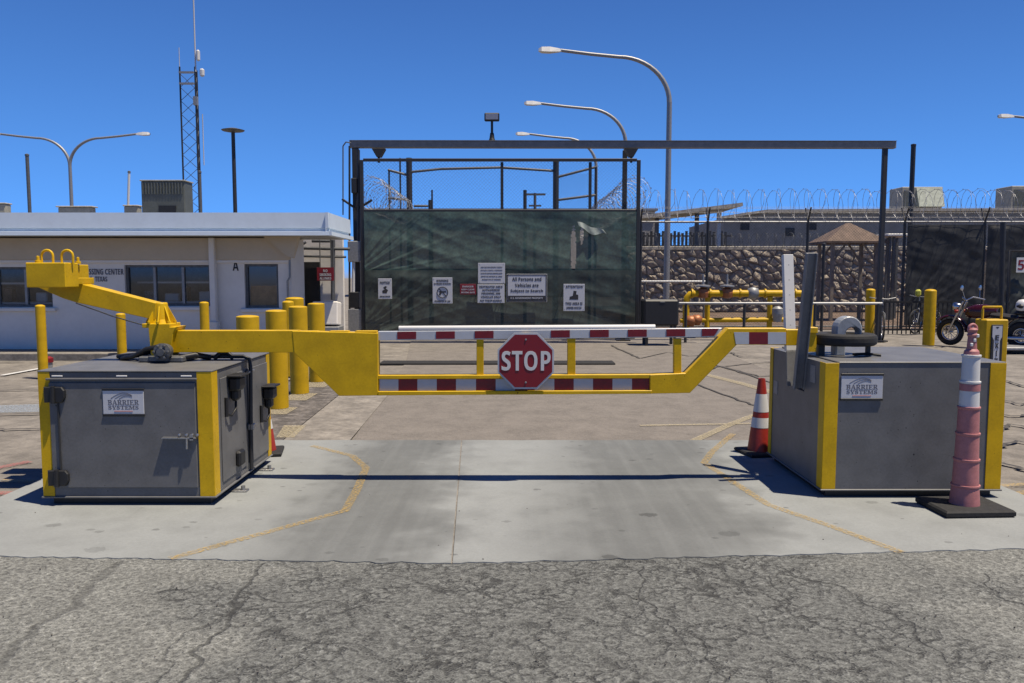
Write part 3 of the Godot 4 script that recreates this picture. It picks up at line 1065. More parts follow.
# ================================================================ stone wall
func build_stone_wall():
	var d := 35.0
	var x0 := at(625, 300, d).x
	var x1 := at(925, 300, d).x
	var y1 := at(700, 249.5, d).y
	var w := thing("stone_wall", "rubble stone wall with pale cap behind the chain-link fence", "wall", Vector3((x0 + x1) * 0.5, 0, -d))
	var mb := MB.new()
	mb.box(Vector3((x0 + x1) * 0.5 + 9.0, y1 * 0.5, -d - 0.22), Vector3(x1 - x0 + 18.0, y1, 0.4))
	part("mortar", mb, M.mortar, w, true)
	mb = MB.new()
	mb.box(Vector3((x0 + x1) * 0.5 + 9.0, y1 + 0.06, -d - 0.18), Vector3(x1 - x0 + 18.2, 0.16, 0.46), Basis(), 0.02)
	part("cap", mb, M.cap, w, true)
	var tones := []
	for c in [Color(0.56, 0.475, 0.37), Color(0.49, 0.42, 0.335), Color(0.62, 0.53, 0.415), Color(0.42, 0.365, 0.30), Color(0.53, 0.44, 0.34)]:
		tones.append(mat(c, 0.95, 0.55, 0.2, 1.2, 0.0, 0.8, 51))
	rng.seed = 1234
	var nx := 37
	var ny := 8
	var sx := (x1 - x0) / nx
	var sy := y1 / ny
	var lay := Transform2D(0.0, Vector2(0.52, 1.0), 0.0, Vector2.ZERO) * Transform2D(0.5, Vector2.ZERO)   # stones lie long and aslant
	lay = Transform2D(lay.x, lay.y, Vector2.ZERO)
	lay = Transform2D(Vector2(lay.x.x, lay.y.x), Vector2(lay.x.y, lay.y.y), Vector2.ZERO) * lay
	var seeds := {}
	for i in range(-2, nx + 2):
		for j in range(-2, ny + 2):
			var sh := (j % 2) * 0.5
			seeds[Vector2i(i, j)] = Vector2(x0 + (i + 0.5 + sh + rng.randf_range(-0.42, 0.42)) * sx, (j + 0.5 + rng.randf_range(-0.42, 0.42)) * sy)
	for i in nx:
		for j in ny:
			var s: Vector2 = seeds[Vector2i(i, j)]
			var poly := PackedVector2Array([s + Vector2(-1, -1), s + Vector2(1, -1), s + Vector2(1, 1), s + Vector2(-1, 1)])
			for a in range(-2, 3):
				for b in range(-2, 3):
					if a == 0 and b == 0:
						continue
					var key := Vector2i(i + a, j + b)
					if seeds.has(key):
						poly = clip(poly, (s + seeds[key]) * 0.5, lay * (seeds[key] - s))
			poly = clip(poly, Vector2(0, y1), Vector2(0, 1))
			poly = clip(poly, Vector2(0, 0.0), Vector2(0, -1))
			if poly.size() < 3:
				continue
			var c := Vector2.ZERO
			for p in poly:
				c += p / poly.size()
			# rounded rubble: an outline pulled in from the joint, a shoulder and a tilted crown
			var ring := []
			for k in poly.size():
				var p := poly[k]
				var q := poly[(k + 1) % poly.size()]
				ring.append(p.lerp(c, 0.07))
				ring.append(((p + q) * 0.5).lerp(c, 0.02 + rng.randf() * 0.05))
			var dep := rng.randf_range(0.05, 0.11)
			var tilt := Vector2(rng.randf_range(-0.5, 0.5), rng.randf_range(-0.55, 0.35))
			mb = MB.new()
			mb.st.set_smooth_group(1)
			var n := ring.size()
			var lv := []
			for e in [[0.0, 0.0], [0.06, 0.62], [0.42, 1.0]]:
				var rg := []
				for k in n:
					var p: Vector2 = ring[k].lerp(c, e[0])
					var z: float = dep * e[1] + (p - c).dot(tilt) * e[1] + (rng.randf_range(-0.02, 0.02) if e[1] > 0 else 0.0)
					rg.append(Vector3(p.x - c.x, p.y - c.y, z - 0.03))
				lv.append(rg)
			for e in 2:
				mb.st.set_smooth_group(e + 1)
				for k in n:
					var l := (k + 1) % n
					mb.quad(lv[e][k], lv[e][l], lv[e + 1][l], lv[e + 1][k], Vector3(lv[e][k].x + lv[e][l].x, lv[e][k].y + lv[e][l].y, 0.2))
			mb.st.set_smooth_group(-1)
			for k in n:
				mb.tri(lv[2][k], lv[2][(k + 1) % n], Vector3(0, 0, dep - 0.02), Vector3(0, 0, 1))
			var o := part("stone", mb, tones[rng.randi() % 5], w)
			o.position = Vector3(c.x, c.y, -d) - w.position

func clip(p: PackedVector2Array, o: Vector2, n: Vector2) -> PackedVector2Array:   # keep the side behind n
	var out := PackedVector2Array()
	for i in p.size():
		var a := p[i]
		var b := p[(i + 1) % p.size()]
		var da := (a - o).dot(n)
		var db := (b - o).dot(n)
		if da <= 0.0:
			out.append(a)
		if (da < 0.0) != (db < 0.0) and absf(da - db) > 1e-9:
			out.append(a.lerp(b, da / (da - db)))
	return out

# ================================================================ far buildings
func build_far():
	# long low building behind the stone wall
	var d := 46.0
	var b := thing("detention_building", "long low grey building with a pale roof edge behind the stone wall", "building", Vector3(at(900, 240, d).x, 0, -d))
	var poly := []
	for p in [[724, 218], [766, 211.5], [1110, 209.5], [1110, 276], [724, 276]]:
		var v := at(p[0], p[1], d)
		poly.append(Vector2(v.x, v.y))
	poly[3].y = 0.0
	poly[4].y = 0.0
	var mb := MB.new()
	mb.prism(poly, -d, -d - 9.0)
	part("wall", mb, M.far_grey, b, true)
	mb = MB.new()
	mb.span(at(722, 217.5, d - 0.1), at(766, 211, d - 0.1), 0.5, 0.14)
	mb.span(at(766, 211, d - 0.1), at(1110, 209, d - 0.1), 0.5, 0.14)
	part("roof_edge", mb, M.cap, b, true)
	for q in [[745, 226], [790, 232], [812, 226], [850, 232]]:
		var c := at(q[0], q[1], d - 0.02)
		mb = MB.new()
		mb.box(c, Vector3(0.5, 0.45, 0.06))
		part("vent", mb, M.dark_steel, b, true)
	# rooftop units
	for q in [[904, 944, 183, 206, "large pale green rooftop air unit with a sloping hood"], [1014, 1060, 184, 208, "pale rooftop air unit above the black fence screen"]]:
		var a := at(q[0], q[2], d + 2)
		var c := at(q[1], q[3], d + 2)
		var u := thing("rooftop_unit", q[4], "air unit", Vector3((a.x + c.x) * 0.5, at(900, 211, d).y - 0.1, -d - 3.0))
		var w := c.x - a.x
		var h := a.y - c.y + 0.35
		mb = MB.new()
		mb.box(Vector3(0, h * 0.5, 0), Vector3(w, h, 1.6), Basis(), 0.03)
		part("casing", mb, M.hvac_tan, u)
		mb = MB.new()
		mb.prism([Vector2(0.8, h * 0.3), Vector2(1.2, h * 0.3), Vector2(0.8, h * 0.97)], -w * 0.15, w * 0.48, 0.0, Transform3D(Basis(Vector3(0, 0, 1), Vector3.UP, Vector3(1, 0, 0)), Vector3.ZERO))
		part("hood", mb, mat(Color(0.46, 0.50, 0.42), 0.6, 0.75, 0.08, 0.5), u)
		mb = MB.new()
		mb.box(Vector3(-w * 0.33, h * 0.5, 0.81), Vector3(w * 0.24, h * 0.75, 0.03))
		part("panel", mb, M.hvac, u)
	# dark pole beside the unit
	var pt := at(913.5, 145, 40.0)
	var pl := thing("steel_pole", "tall plain dark pole beside the pale green rooftop unit", "pole", Vector3(pt.x, 0, -40))
	mb = MB.new()
	mb.tube([Vector3.ZERO, Vector3(0, pt.y, 0)], 0.12, 8)
	part("shaft", mb, M.dark_steel, pl)
	mb = MB.new()
	mb.lathe(Vector3(0, pt.y, 0), [Vector2(0.13, -0.05), Vector2(0.13, 0.03), Vector2(0, 0.07)], 8)
	part("cap", mb, M.dark_steel, pl)
	# carport with a tilted roof
	var dc := 39.0
	var cp := thing("carport", "open carport with tilted thin roof behind the stone wall", "carport", Vector3(at(690, 215, dc).x, 0, -dc))
	mb = MB.new()
	var ra := at(628, 219.5, dc)
	var rb := at(737, 206, dc)
	mb.span(Vector3(ra.x, ra.y, -dc - 1), Vector3(rb.x, rb.y, -dc - 1), 4.0, 0.16)
	part("roof", mb, M.cap, cp, true)
	for q in [657, 697, 719]:
		mb = MB.new()
		var t := at(q, 212, dc)
		var yt := lerpf(ra.y, rb.y, (t.x - ra.x) / (rb.x - ra.x)) - 0.05
		mb.box(Vector3(t.x, yt * 0.5, -dc), Vector3(0.18, yt, 0.18))
		part("post", mb, M.white if q == 719 else M.galv_dark, cp, true)
	# dark palisade behind the stone wall
	var df := 43.0
	var pf := thing("palisade_fence", "dark iron palisade showing above the stone wall under the carport", "fence", Vector3(at(680, 240, df).x, 0, -df))
	for i in 26:
		var v := at(628 + i * 3.9, 231 + (i % 3), df)
		mb = MB.new()
		mb.box(Vector3(v.x, v.y * 0.5, -df), Vector3(0.13, v.y, 0.05))
		part("picket", mb, M.dark_steel, pf, true)
	mb = MB.new()
	for y in [236, 246]:
		mb.span(at(624, y, df + 0.06), at(732, y, df + 0.06), 0.05, 0.08)
	part("rail", mb, M.dark_steel, pf, true)
	# sun shelter in front of the wall
	var ds := 29.0
	var sh := thing("sun_shelter", "small sun shelter with rusty brown hipped roof before the stone wall", "shelter", Vector3(at(847, 240, ds).x, 0, -ds))
	var e := [at(817, 242, ds), at(878, 242, ds)]
	var ap := at(846, 222, ds - 0.0)
	mb = MB.new()
	var hw: float = (e[1].x - e[0].x) * 0.5
	var y0: float = e[0].y
	var ya: float = ap.y
	var cx: float = (e[0].x + e[1].x) * 0.5
	var cs := [Vector3(cx - hw, y0, -ds + hw * 0.8), Vector3(cx + hw, y0, -ds + hw * 0.8), Vector3(cx + hw, y0, -ds - hw * 0.8), Vector3(cx - hw, y0, -ds - hw * 0.8)]
	for i in 4:
		var a: Vector3 = cs[i]
		var c: Vector3 = cs[(i + 1) % 4]
		mb.tri(a, c, Vector3(cx, ya, -ds), Vector3((a.x + c.x) * 0.5 - cx, 1, (a.z + c.z) * 0.5 + ds))
		mb.tri(a - Vector3.UP * 0.07, c - Vector3.UP * 0.07, Vector3(cx, ya - 0.09, -ds), Vector3(0, -1, 0))
		mb.quad(a, c, c - Vector3.UP * 0.07, a - Vector3.UP * 0.07, Vector3((a.x + c.x) * 0.5 - cx, 0, (a.z + c.z) * 0.5 + ds))
	part("roof", mb, M.rust, sh, true)
	for i in 4:
		var c: Vector3 = cs[i].lerp(Vector3(cx, y0, -ds), 0.3)
		mb = MB.new()
		mb.box(Vector3(c.x, y0 * 0.5, c.z), Vector3(0.11, y0, 0.11))
		part("post", mb, M.far_tan, sh, true)
		mb = MB.new()
		mb.span(Vector3(c.x, y0 - 0.75, c.z), Vector3(lerpf(c.x, cx, 0.75), y0 + 0.1, c.z), 0.06, 0.06)
		part("brace", mb, M.far_tan, sh, true)
	var s2 := thing("bus_shelter", "flat white-edged canopy on grey posts next to the rusty shelter", "shelter", Vector3(at(897, 236, 28).x, 0, -28))
	mb = MB.new()
	var sa := at(886, 235, 28)
	var sb := at(915, 235, 28)
	mb.box(Vector3((sa.x + sb.x) * 0.5, sa.y, -28.6), Vector3(sb.x - sa.x, 0.09, 1.4), Basis(), 0.02)
	part("roof", mb, M.white, s2, true)
	for q in [890, 894, 901, 911]:
		var v := at(q, 236, 28.2)
		mb = MB.new()
		mb.box(Vector3(v.x, sa.y * 0.5, -28.2 - (q % 2)), Vector3(0.08, sa.y - 0.08, 0.08))
		part("post", mb, M.galv_dark, s2, true)
	# what closes the view behind the gate: a long grey block wall, top at the photograph's y 210
	var db := 60.0
	var fw := thing("perimeter_building", "grey building whose flat roofline shows just above the green gate screen", "building", Vector3(at(490, 240, db).x, 0, -db))
	mb = MB.new()
	var fa := at(356, 210.5, db)
	var fb := at(655, 210.5, db)
	mb.box(Vector3((fa.x + fb.x) * 0.5, fa.y * 0.5, -db - 4), Vector3(fb.x - fa.x, fa.y, 8))
	part("wall", mb, M.far_grey, fw, true)
	mb = MB.new()
	mb.box(Vector3((fa.x + fb.x) * 0.5, fa.y + 0.06, -db - 4), Vector3(fb.x - fa.x + 0.4, 0.16, 8.4))
	part("coping", mb, M.galv, fw, true)
	# utility pole far behind the gate
	var up := at(535, 193, 58.0)
	var ut := thing("utility_pole", "thin utility pole with a short crossarm seen through the gate", "utility pole", Vector3(up.x, 0, -58))
	mb = MB.new()
	mb.tube([Vector3.ZERO, Vector3(0, up.y, 0)], 0.13, 8, 0.1)
	part("pole", mb, M.galv_dark, ut)
	mb = MB.new()
	mb.box(Vector3(0, up.y - 0.1, 0), Vector3(1.5, 0.14, 0.14))
	mb.box(Vector3(0, up.y - 0.9, 0), Vector3(0.9, 0.12, 0.12))
	part("crossarm", mb, M.galv_dark, ut)

# ================================================================ wire helpers
func coil(a: Vector3, b: Vector3, r: float, pitch: float, wire := 0.007, seg := 14) -> MB:   # razor coil along a line, its rings a little uneven
	var mb := MB.new()
	var len := a.distance_to(b)
	var dir := (b - a) / len
	var side := dir.cross(Vector3.UP).normalized()
	var up := side.cross(dir)
	for strand in 2:
		var pts := []
		var n := int(len / pitch) * seg
		var wob := 0.0
		for i in n + 1:
			if i % seg == 0:
				wob = rng.randf_range(-0.1, 0.1)
			var ang := TAU * i / seg * (1.0 if strand == 0 else -1.0) + strand * 1.7
			var t := float(i) / n
			pts.append(a + dir * (len * t + wob * pitch) + (side * cos(ang) + up * sin(ang)) * r * (1.0 + wob))
		mb.tube(pts, wire, 3)
		for i in range(0, n, 2):   # barbs
			var p: Vector3 = pts[i]
			var q: Vector3 = (pts[i + 1] - pts[i]).normalized()
			mb.tri(p + q * 0.03, p - q * 0.03, p + (p - (a + dir * (p - a).dot(dir))).normalized() * 0.03, q.cross(Vector3.UP))
	return mb

func chain_link(o: Vector3, u: Vector3, w: float, h: float, cell := 0.085, wire := 0.0022) -> MB:   # diagonal wires clipped to a w by h panel
	var mb := MB.new()
	var up := Vector3.UP
	var n := int((w + h) / cell)
	for i in n:
		for s in 2:
			var t := i * cell - h
			var x0 := maxf(t, 0.0)
			var y0 := maxf(-t, 0.0)
			var x1 := minf(t + h, w)
			var y1 := x1 - t
			if x1 <= x0:
				continue
			var a := o + u * (x0 if s == 0 else w - x0) + up * y0
			var b := o + u * (x1 if s == 0 else w - x1) + up * y1
			var side := u.cross(up).normalized() * wire
			var k := (b - a).normalized().cross(side).normalized() * wire
			mb.quad(a - k, b - k, b + k, a + k, side)
	return mb

func cloth(a: Vector3, u: Vector3, w: float, h: float, nx: int, ny: int, amp: float, sd: int, holes := []) -> ArrayMesh:   # a taut screen with creases drawn to its corners
	var st := SurfaceTool.new()
	st.begin(Mesh.PRIMITIVE_TRIANGLES)
	st.set_smooth_group(1)
	var nz := FastNoiseLite.new()
	nz.seed = sd
	nz.frequency = 0.9
	nz.fractal_octaves = 3
	var fold := FastNoiseLite.new()
	fold.seed = sd + 3
	fold.frequency = 1.3
	fold.fractal_type = FastNoiseLite.FRACTAL_RIDGED
	fold.fractal_octaves = 3
	var out := u.cross(Vector3.UP)
	var grid := []
	for j in ny + 1:
		var row := []
		for i in nx + 1:
			var x := w * i / nx
			var y := h * j / ny
			# creases fan out of the lower left corner and sag between the ties above
			var r := Vector2(x + 0.2, h - y + 0.1)
			var ang := atan2(y + 0.15, x + 0.4)
			var fan := fold.get_noise_2d(ang * 2.6, r.length() * 0.05) * exp(-x / 2.0)
			var sag := fold.get_noise_2d(x * 0.16 + y * 0.42, y * 0.10 - x * 0.06)
			var z := amp * (0.9 * fan + 0.9 * sag + 0.6 * nz.get_noise_2d(x * 0.5, y * 0.6) + 0.05 * nz.get_noise_2d(x * 4.0, y * 3.0))
			var edge := minf(1.0, minf(minf(x, w - x), minf(y, h - y)) * 6.0)
			row.append(a + u * x + Vector3.UP * (y - (1.0 - edge) * 0.0) + out * z * (0.25 + 0.75 * edge))
		grid.append(row)
	for j in ny:
		for i in nx:
			var c := Vector2((i + 0.5) / nx, (j + 0.5) / ny)
			var skip := false
			for q in holes:
				var dd := Vector2((c.x - q[0]) / q[2], (c.y - q[1]) / q[3])
				if dd.length() + 0.25 * nz.get_noise_2d(c.x * 60.0, c.y * 25.0) < 1.0:
					skip = true
			if skip:
				continue
			var p: Array = [grid[j][i], grid[j + 1][i], grid[j + 1][i + 1], grid[j][i + 1]]
			for k in [0, 1, 2, 0, 2, 3]:
				st.add_vertex(p[k])
	st.generate_normals()
	return st.commit()

# ================================================================ fences on the right
func build_fences():
	rng.seed = 77
	var d := 24.0
	var top := at(800, 222, d).y
	var xa := at(640, 222, d).x
	var xb := at(905, 222, d).x
	var xc := at(985, 222, d).x
	var xe := at(1090, 222, d).x
	var f := thing("chain_link_fence", "bare chain-link fence with razor coil before the stone wall", "fence", Vector3(xa, 0, -d))
	var g := thing("screened_fence", "chain-link fence hung with black screen fabric behind the motorcycle", "fence", Vector3(xb, 0, -d))
	for q in [[641, f], [708, f], [808, f], [905, g], [985, g], [1085, g]]:
		var x := at(q[0], 222, d).x
		var mb := MB.new()
		mb.tube([Vector3(x, 0, -d), Vector3(x, top + 0.02, -d)], 0.045, 8)
		mb.tube([Vector3(x, top, -d), Vector3(x, top + 0.42, -d + 0.22)], 0.025, 6)
		mb.tube([Vector3(x, top, -d), Vector3(x, top + 0.42, -d - 0.22)], 0.025, 6)
		part("post", mb, M.dark_steel, q[1], true)
	for q in [[f, xa, xb], [g, xb, xe]]:
		var mb := MB.new()
		mb.tube([Vector3(q[1], top, -d), Vector3(q[2], top, -d)], 0.03, 8)
		part("top_rail", mb, M.galv, q[0], true)
		mb = MB.new()
		mb.tube([Vector3(q[1], 0.08, -d), Vector3(q[2], 0.08, -d)], 0.025, 6)
		part("bottom_rail", mb, M.galv_dark, q[0], true)
		var cl := part("chain_link", chain_link(Vector3(q[1], 0.08, -d + 0.03), Vector3.RIGHT, q[2] - q[1], top - 0.08), M.galv_dark, q[0], true)
		cl.set_meta("kind", "stuff")
		var yc := at(800, 205, d).y
		var co := part("razor_coil", coil(Vector3(q[1], yc, -d), Vector3(q[2], yc, -d), 0.44, 0.42, 0.006), M.wire, q[0], true)
		co.set_meta("kind", "stuff")
		mb = MB.new()
		for k in 3:
			for s in [-1.0, 1.0]:
				mb.tube([Vector3(q[1], top + 0.14 * (k + 1), -d + s * 0.073 * (k + 1)), Vector3(q[2], top + 0.14 * (k + 1), -d + s * 0.073 * (k + 1))], 0.004, 3)
		part("barbed_wire", mb, M.wire, q[0], true)
	# dense coil on the wall behind
	var wy := at(700, 241, 35.0).y
	var wc := part("razor_coil", coil(Vector3(at(628, 240, 35).x, wy, -35.0), Vector3(at(925, 240, 35).x, wy, -35.0), 0.34, 0.36, 0.008), M.galv_dark, f, true)
	wc.set_meta("kind", "stuff")
	# black screen
	var yb := at(950, 331, d).y
	for q in [[xb + 0.05, xc - 0.05], [xc + 0.05, xe]]:
		part("screen_fabric", cloth(Vector3(q[0], 0.12, -d + 0.07), Vector3.RIGHT, q[1] - q[0], top - 0.2, 60, 60, 0.05, int(q[0] * 10)), M.get_or_add("black_cloth", cloth_mat(Color(0.022, 0.024, 0.026))), g, true)
	# folding gate panel with dark green fabric and its number
	var dg := 19.5
	var pg := thing("screened_gate", "dark green screened gate panel carrying the number five plate", "gate", Vector3(at(1030, 300, dg).x, 0, -dg))
	var p0 := at(1010, 251, dg)
	var p1 := at(1095, 251, dg)
	var mb := MB.new()
	mb.tube([Vector3(p0.x, 0.2, -dg), Vector3(p0.x, p0.y, -dg), Vector3(p1.x, p0.y, -dg)], 0.035, 8)
	mb.tube([Vector3(p0.x, 0.2, -dg), Vector3(p1.x, 0.2, -dg)], 0.035, 8)
	part("frame", mb, M.dark_steel, pg, true)
	part("fabric", cloth(Vector3(p0.x + 0.03, 0.22, -dg + 0.04), Vector3.RIGHT, p1.x - p0.x - 0.05, p0.y - 0.25, 50, 60, 0.07, 91), cloth_mat(Color(0.035, 0.045, 0.043)), pg, true)
	mb = MB.new()
	mb.box(at(1022, 265, dg - 0.12), Vector3(0.27, 0.36, 0.012))
	var np := part("number_plate", mb, M.white, pg, true)
	text(np, "digit", "5", at(1021, 265, dg - 0.12) + Vector3(0, 0, 0.008), 0.24, 0.15, M.sign_red)
	mb = MB.new()
	mb.tube([Vector3(at(1003, 300, dg).x, 0, -dg), at(1003, 222, dg)], 0.06, 8)
	part("post", mb, M.dark_steel, pg, true)
	# low black railing
	var dr := 22.0
	var rl := thing("bike_railing", "low black steel railing with upright bars behind the bicycles", "railing", Vector3(at(905, 330, dr).x, 0, -dr))
	var ra := at(858, 302, dr)
	var rb := at(952, 302, dr)
	mb = MB.new()
	mb.span(ra, rb, 0.05, 0.05)
	mb.span(Vector3(ra.x, 0.12, -dr), Vector3(rb.x, 0.12, -dr), 0.05, 0.05)
	part("rail", mb, M.black, rl, true)
	for i in 22:
		var x := lerpf(ra.x, rb.x, i / 21.0)
		mb = MB.new()
		mb.box(Vector3(x, ra.y * 0.5, -dr), Vector3(0.025, ra.y, 0.025))
		part("bar", mb, M.black, rl, true)

func cloth_mat(c: Color, cover := 1.0) -> StandardMaterial3D:   # cover: how much of the open weave is thread
	var m := mat(c, 0.62, 0.62, 0.10, 0.5)
	if cover < 1.0:
		m.transparency = BaseMaterial3D.TRANSPARENCY_ALPHA
		m.albedo_color.a = cover
	m.backlight_enabled = true
	m.backlight = Color(0.12, 0.13, 0.12)
	return m

# ================================================================ gate
func build_gate():
	rng.seed = 5
	var d := 19.6
	var gy := at(500, 145.5, d)
	# overhead track beam on two posts
	var t := thing("gate_gantry", "grey steel gantry whose long beam carries the sliding gate", "gantry", Vector3(at(620, 340, d).x, 0, -d))
	var mb := MB.new()
	var ba := at(350, 144.6, d)
	var bb := at(895, 145.2, d)
	mb.span(Vector3(ba.x, ba.y, -d), Vector3(bb.x, bb.y, -d), 0.16, 0.165, 0.012)
	part("beam", mb, M.beam_grey, t, true)
	mb = MB.new()
	mb.span(Vector3(ba.x, ba.y + 0.087, -d), Vector3(bb.x, bb.y + 0.087, -d), 0.20, 0.012)
	part("flange", mb, M.beam_grey, t, true)
	for q in [[355.5, 0.15], [885, 0.11], [627, 0.11]]:
		var x := at(q[0], 150, d).x
		mb = MB.new()
		mb.box(Vector3(x, gy.y * 0.5 - 0.03, -d - (0.0 if q[0] != 627 else 0.35)), Vector3(q[1], gy.y - 0.06, q[1]), Basis(), 0.01)
		part("post", mb, M.dark_steel, t, true)
		mb = MB.new()
		mb.box(Vector3(x, 0.01, -d - (0.0 if q[0] != 627 else 0.35)), Vector3(0.34, 0.03, 0.34))
		part("base_plate", mb, M.dark_steel, t, true)
	# floodlight on the beam
	var fl := at(492, 140, d)
	var fd := thing("floodlight", "small floodlight on a short stem on top of the gantry beam", "floodlight", Vector3(fl.x, gy.y + 0.115, -d))
	mb = MB.new()
	mb.tube([Vector3(0, 0, 0), Vector3(0, 0.16, 0), Vector3(0, 0.46, 0)], 0.03, 8)
	mb.lathe(Vector3.ZERO, [Vector2(0.08, 0.0), Vector2(0.06, 0.06), Vector2(0.045, 0.18)], 12)
	part("stem", mb, M.black, fd)
	mb = MB.new()
	mb.box(Vector3(0, 0.55, 0.02), Vector3(0.36, 0.2, 0.14), Basis.from_euler(Vector3(0.15, 0, 0)), 0.02)
	part("housing", mb, M.black, fd)
	mb = MB.new()
	mb.box(Vector3(0, 0.55, 0.098), Vector3(0.30, 0.13, 0.012), Basis.from_euler(Vector3(0.15, 0, 0)))
	part("lens", mb, M.paper, fd)
	# sliding gate hung from trolleys
	var g := thing("sliding_gate", "tall chain-link sliding gate hung with creased dark green screen", "gate", Vector3(at(500, 340, d).x, 0, -d + 0.3))
	var dg := d - 0.3
	var gx0 := at(363.5, 300, dg).x
	var gx1 := at(637, 300, dg).x
	var gt := at(500, 160, dg).y
	var gm := at(500, 211, dg).y
	var gb := 0.12
	for x in [gx0, gx1]:
		mb = MB.new()
		mb.box(Vector3(x, (gt + gb) * 0.5, -dg), Vector3(0.085, gt - gb, 0.085), Basis(), 0.008)
		part("stile", mb, M.dark_steel, g, true)
	for y in [gt, gm, at(500, 270, dg).y, gb]:
		mb = MB.new()
		mb.box(Vector3((gx0 + gx1) * 0.5, y, -dg), Vector3(gx1 - gx0 - 0.09, 0.07, 0.07), Basis(), 0.008)
		part("rail", mb, M.dark_steel, g, true)
	for q in [502, 590]:
		mb = MB.new()
		var x := at(q, 200, dg).x
		mb.box(Vector3(x, (gt + gb) * 0.5, -dg - 0.01), Vector3(0.07, gt - gb - 0.1, 0.05))
		part("mullion", mb, M.dark_steel, g, true)
	for q in [378, 632]:
		var x := at(q, 150, dg).x
		mb = MB.new()
		mb.prism([Vector2(x - 0.16, gy.y - 0.11), Vector2(x + 0.16, gy.y - 0.11), Vector2(x + 0.05, gy.y - 0.30), Vector2(x - 0.05, gy.y - 0.30)], -dg - 0.25, -dg - 0.05)
		mb.box(Vector3(x, (gy.y - 0.3 + gt) * 0.5, -dg - 0.1), Vector3(0.05, gy.y - 0.2 - gt, 0.05))
		part("trolley", mb, M.black, g, true)
	mb = MB.new()
	var cl := part("chain_link", chain_link(Vector3(gx0, gm, -dg), Vector3.RIGHT, gx1 - gx0, gt - gm, 0.085, 0.0016), M.galv_dark, g, true)
	cl.set_meta("kind", "stuff")
	var w := gx1 - gx0 - 0.10
	var ym := at(500, 271, dg).y
	# the upper cloth is torn near the right end
	part("upper_screen", cloth(Vector3(gx0 + 0.05, ym - 0.04, -dg + 0.06), Vector3.RIGHT, w, gm - ym + 0.02, 300, 70, 0.032, 12, [[0.770, 0.36, 0.010, 0.40], [0.800, 0.62, 0.006, 0.16]]), cloth_mat(Color(0.066, 0.130, 0.108), 0.88), g, true)
	part("lower_screen", cloth(Vector3(gx0 + 0.05, 0.16, -dg + 0.075), Vector3.RIGHT, w, ym - 0.14, 170, 60, 0.042, 44), cloth_mat(Color(0.034, 0.058, 0.050), 0.96), g, true)
	# torn flap
	mb = MB.new()
	var fa := at(577, 222, dg)
	mb.st.set_smooth_group(1)
	for i in 16:
		var rows := []
		for e in 2:
			var ft := (i + e) / 16.0
			var tp := Vector3(fa.x + ft * 0.62, fa.y - ft * 0.20 + 0.02 * sin(ft * 9.0), -dg + 0.10 + 0.02 * sin(ft * 8.0))
			rows.append([tp, tp + Vector3(0.03 + 0.04 * ft, -0.10 - 0.09 * sin(PI * clampf(ft * 1.1, 0, 1)), 0.05 + 0.03 * sin(ft * 13.0))])
		mb.quad(rows[0][0], rows[1][0], rows[1][1], rows[0][1], Vector3(0, 0, 1))
	part("torn_flap", mb, cloth_mat(Color(0.20, 0.25, 0.25)), g, true)
	# notices wired to the gate
	notice("notice_sign", "small white notice with a black hand symbol at the gate's left edge", 378.0, 392.0, 278.5, 299, dg, [["NOTICE", 0.80, 0.11, 0.7], ["@hand", 0.45, 0.4, 0.4], ["REQUIRED", 0.12, 0.08, 0.75]])
	notice("notice_sign", "white notice with a crossed-out pistol in a circle on the gate", 432.5, 452.5, 277.5, 303.5, dg, [["WARNING", 0.88, 0.08, 0.6], ["NO FIREARMS OR WEAPONS", 0.76, 0.055, 0.86], ["@gun", 0.43, 0.40, 0.48], ["PROHIBITED BY LAW", 0.09, 0.06, 0.8]])
	notice("notice_sign", "white sheet with five lines of black lettering low on the gate", 477.5, 504.5, 284.5, 303, dg, [["RESTRICTED AREA", 0.88, 0.10, 0.85], ["AUTHORIZED", 0.70, 0.10, 0.66], ["PERSONNEL AND", 0.52, 0.10, 0.7], ["VEHICLES ONLY", 0.33, 0.10, 0.75], ["NO TRESPASSING", 0.13, 0.10, 0.8]])
	notice("notice_sign", "pale grey blank-looking sheet above the lettered white sheet on the gate", 478.0, 505.0, 263, 283.5, dg, [["AVISO PARA TODO VISITANTE Y VEHICULO", 0.80, 0.04, 0.8], ["ENTRADA SUJETA A REVISION", 0.65, 0.04, 0.8], ["FAVOR DE MOSTRAR IDENTIFICACION", 0.5, 0.04, 0.8], ["ANTES DE ENTRAR AL AREA", 0.35, 0.04, 0.8], ["GRACIAS POR SU ATENCION", 0.2, 0.04, 0.7]])
	notice("notice_sign", "wide white sign about persons and vehicles subject to search on gate", 506.5, 547, 274, 302, dg, [["All Persons and", 0.82, 0.13, 0.72], ["Vehicles are", 0.60, 0.13, 0.58], ["Subject to Search", 0.39, 0.13, 0.8], ["@bar", 0.14, 0.17, 0.9]])
	notice("notice_sign", "narrow white notice with a dark figure symbol under the torn cloth", 563.5, 584.5, 284, 311, dg, [["ATTENTION", 0.9, 0.09, 0.8], ["@figure", 0.58, 0.33, 0.4], ["THIS AREA IS", 0.28, 0.09, 0.8], ["UNDER WATCH", 0.12, 0.08, 0.7]])
	notice("notice_sign", "small red plate with white lettering between the paper notices on gate", 460, 476, 284, 294.5, dg, [["DANGER", 0.76, 0.17, 0.7], ["KEEP CLEAR", 0.48, 0.15, 0.8], ["MOVING GATE", 0.2, 0.15, 0.85]])
	# inner fence of the vehicle lock
	var di := 27.0
	var v := thing("inner_fence", "inner chain-link gate frames standing behind the sliding gate", "fence", Vector3(at(480, 300, di).x, 0, -di))
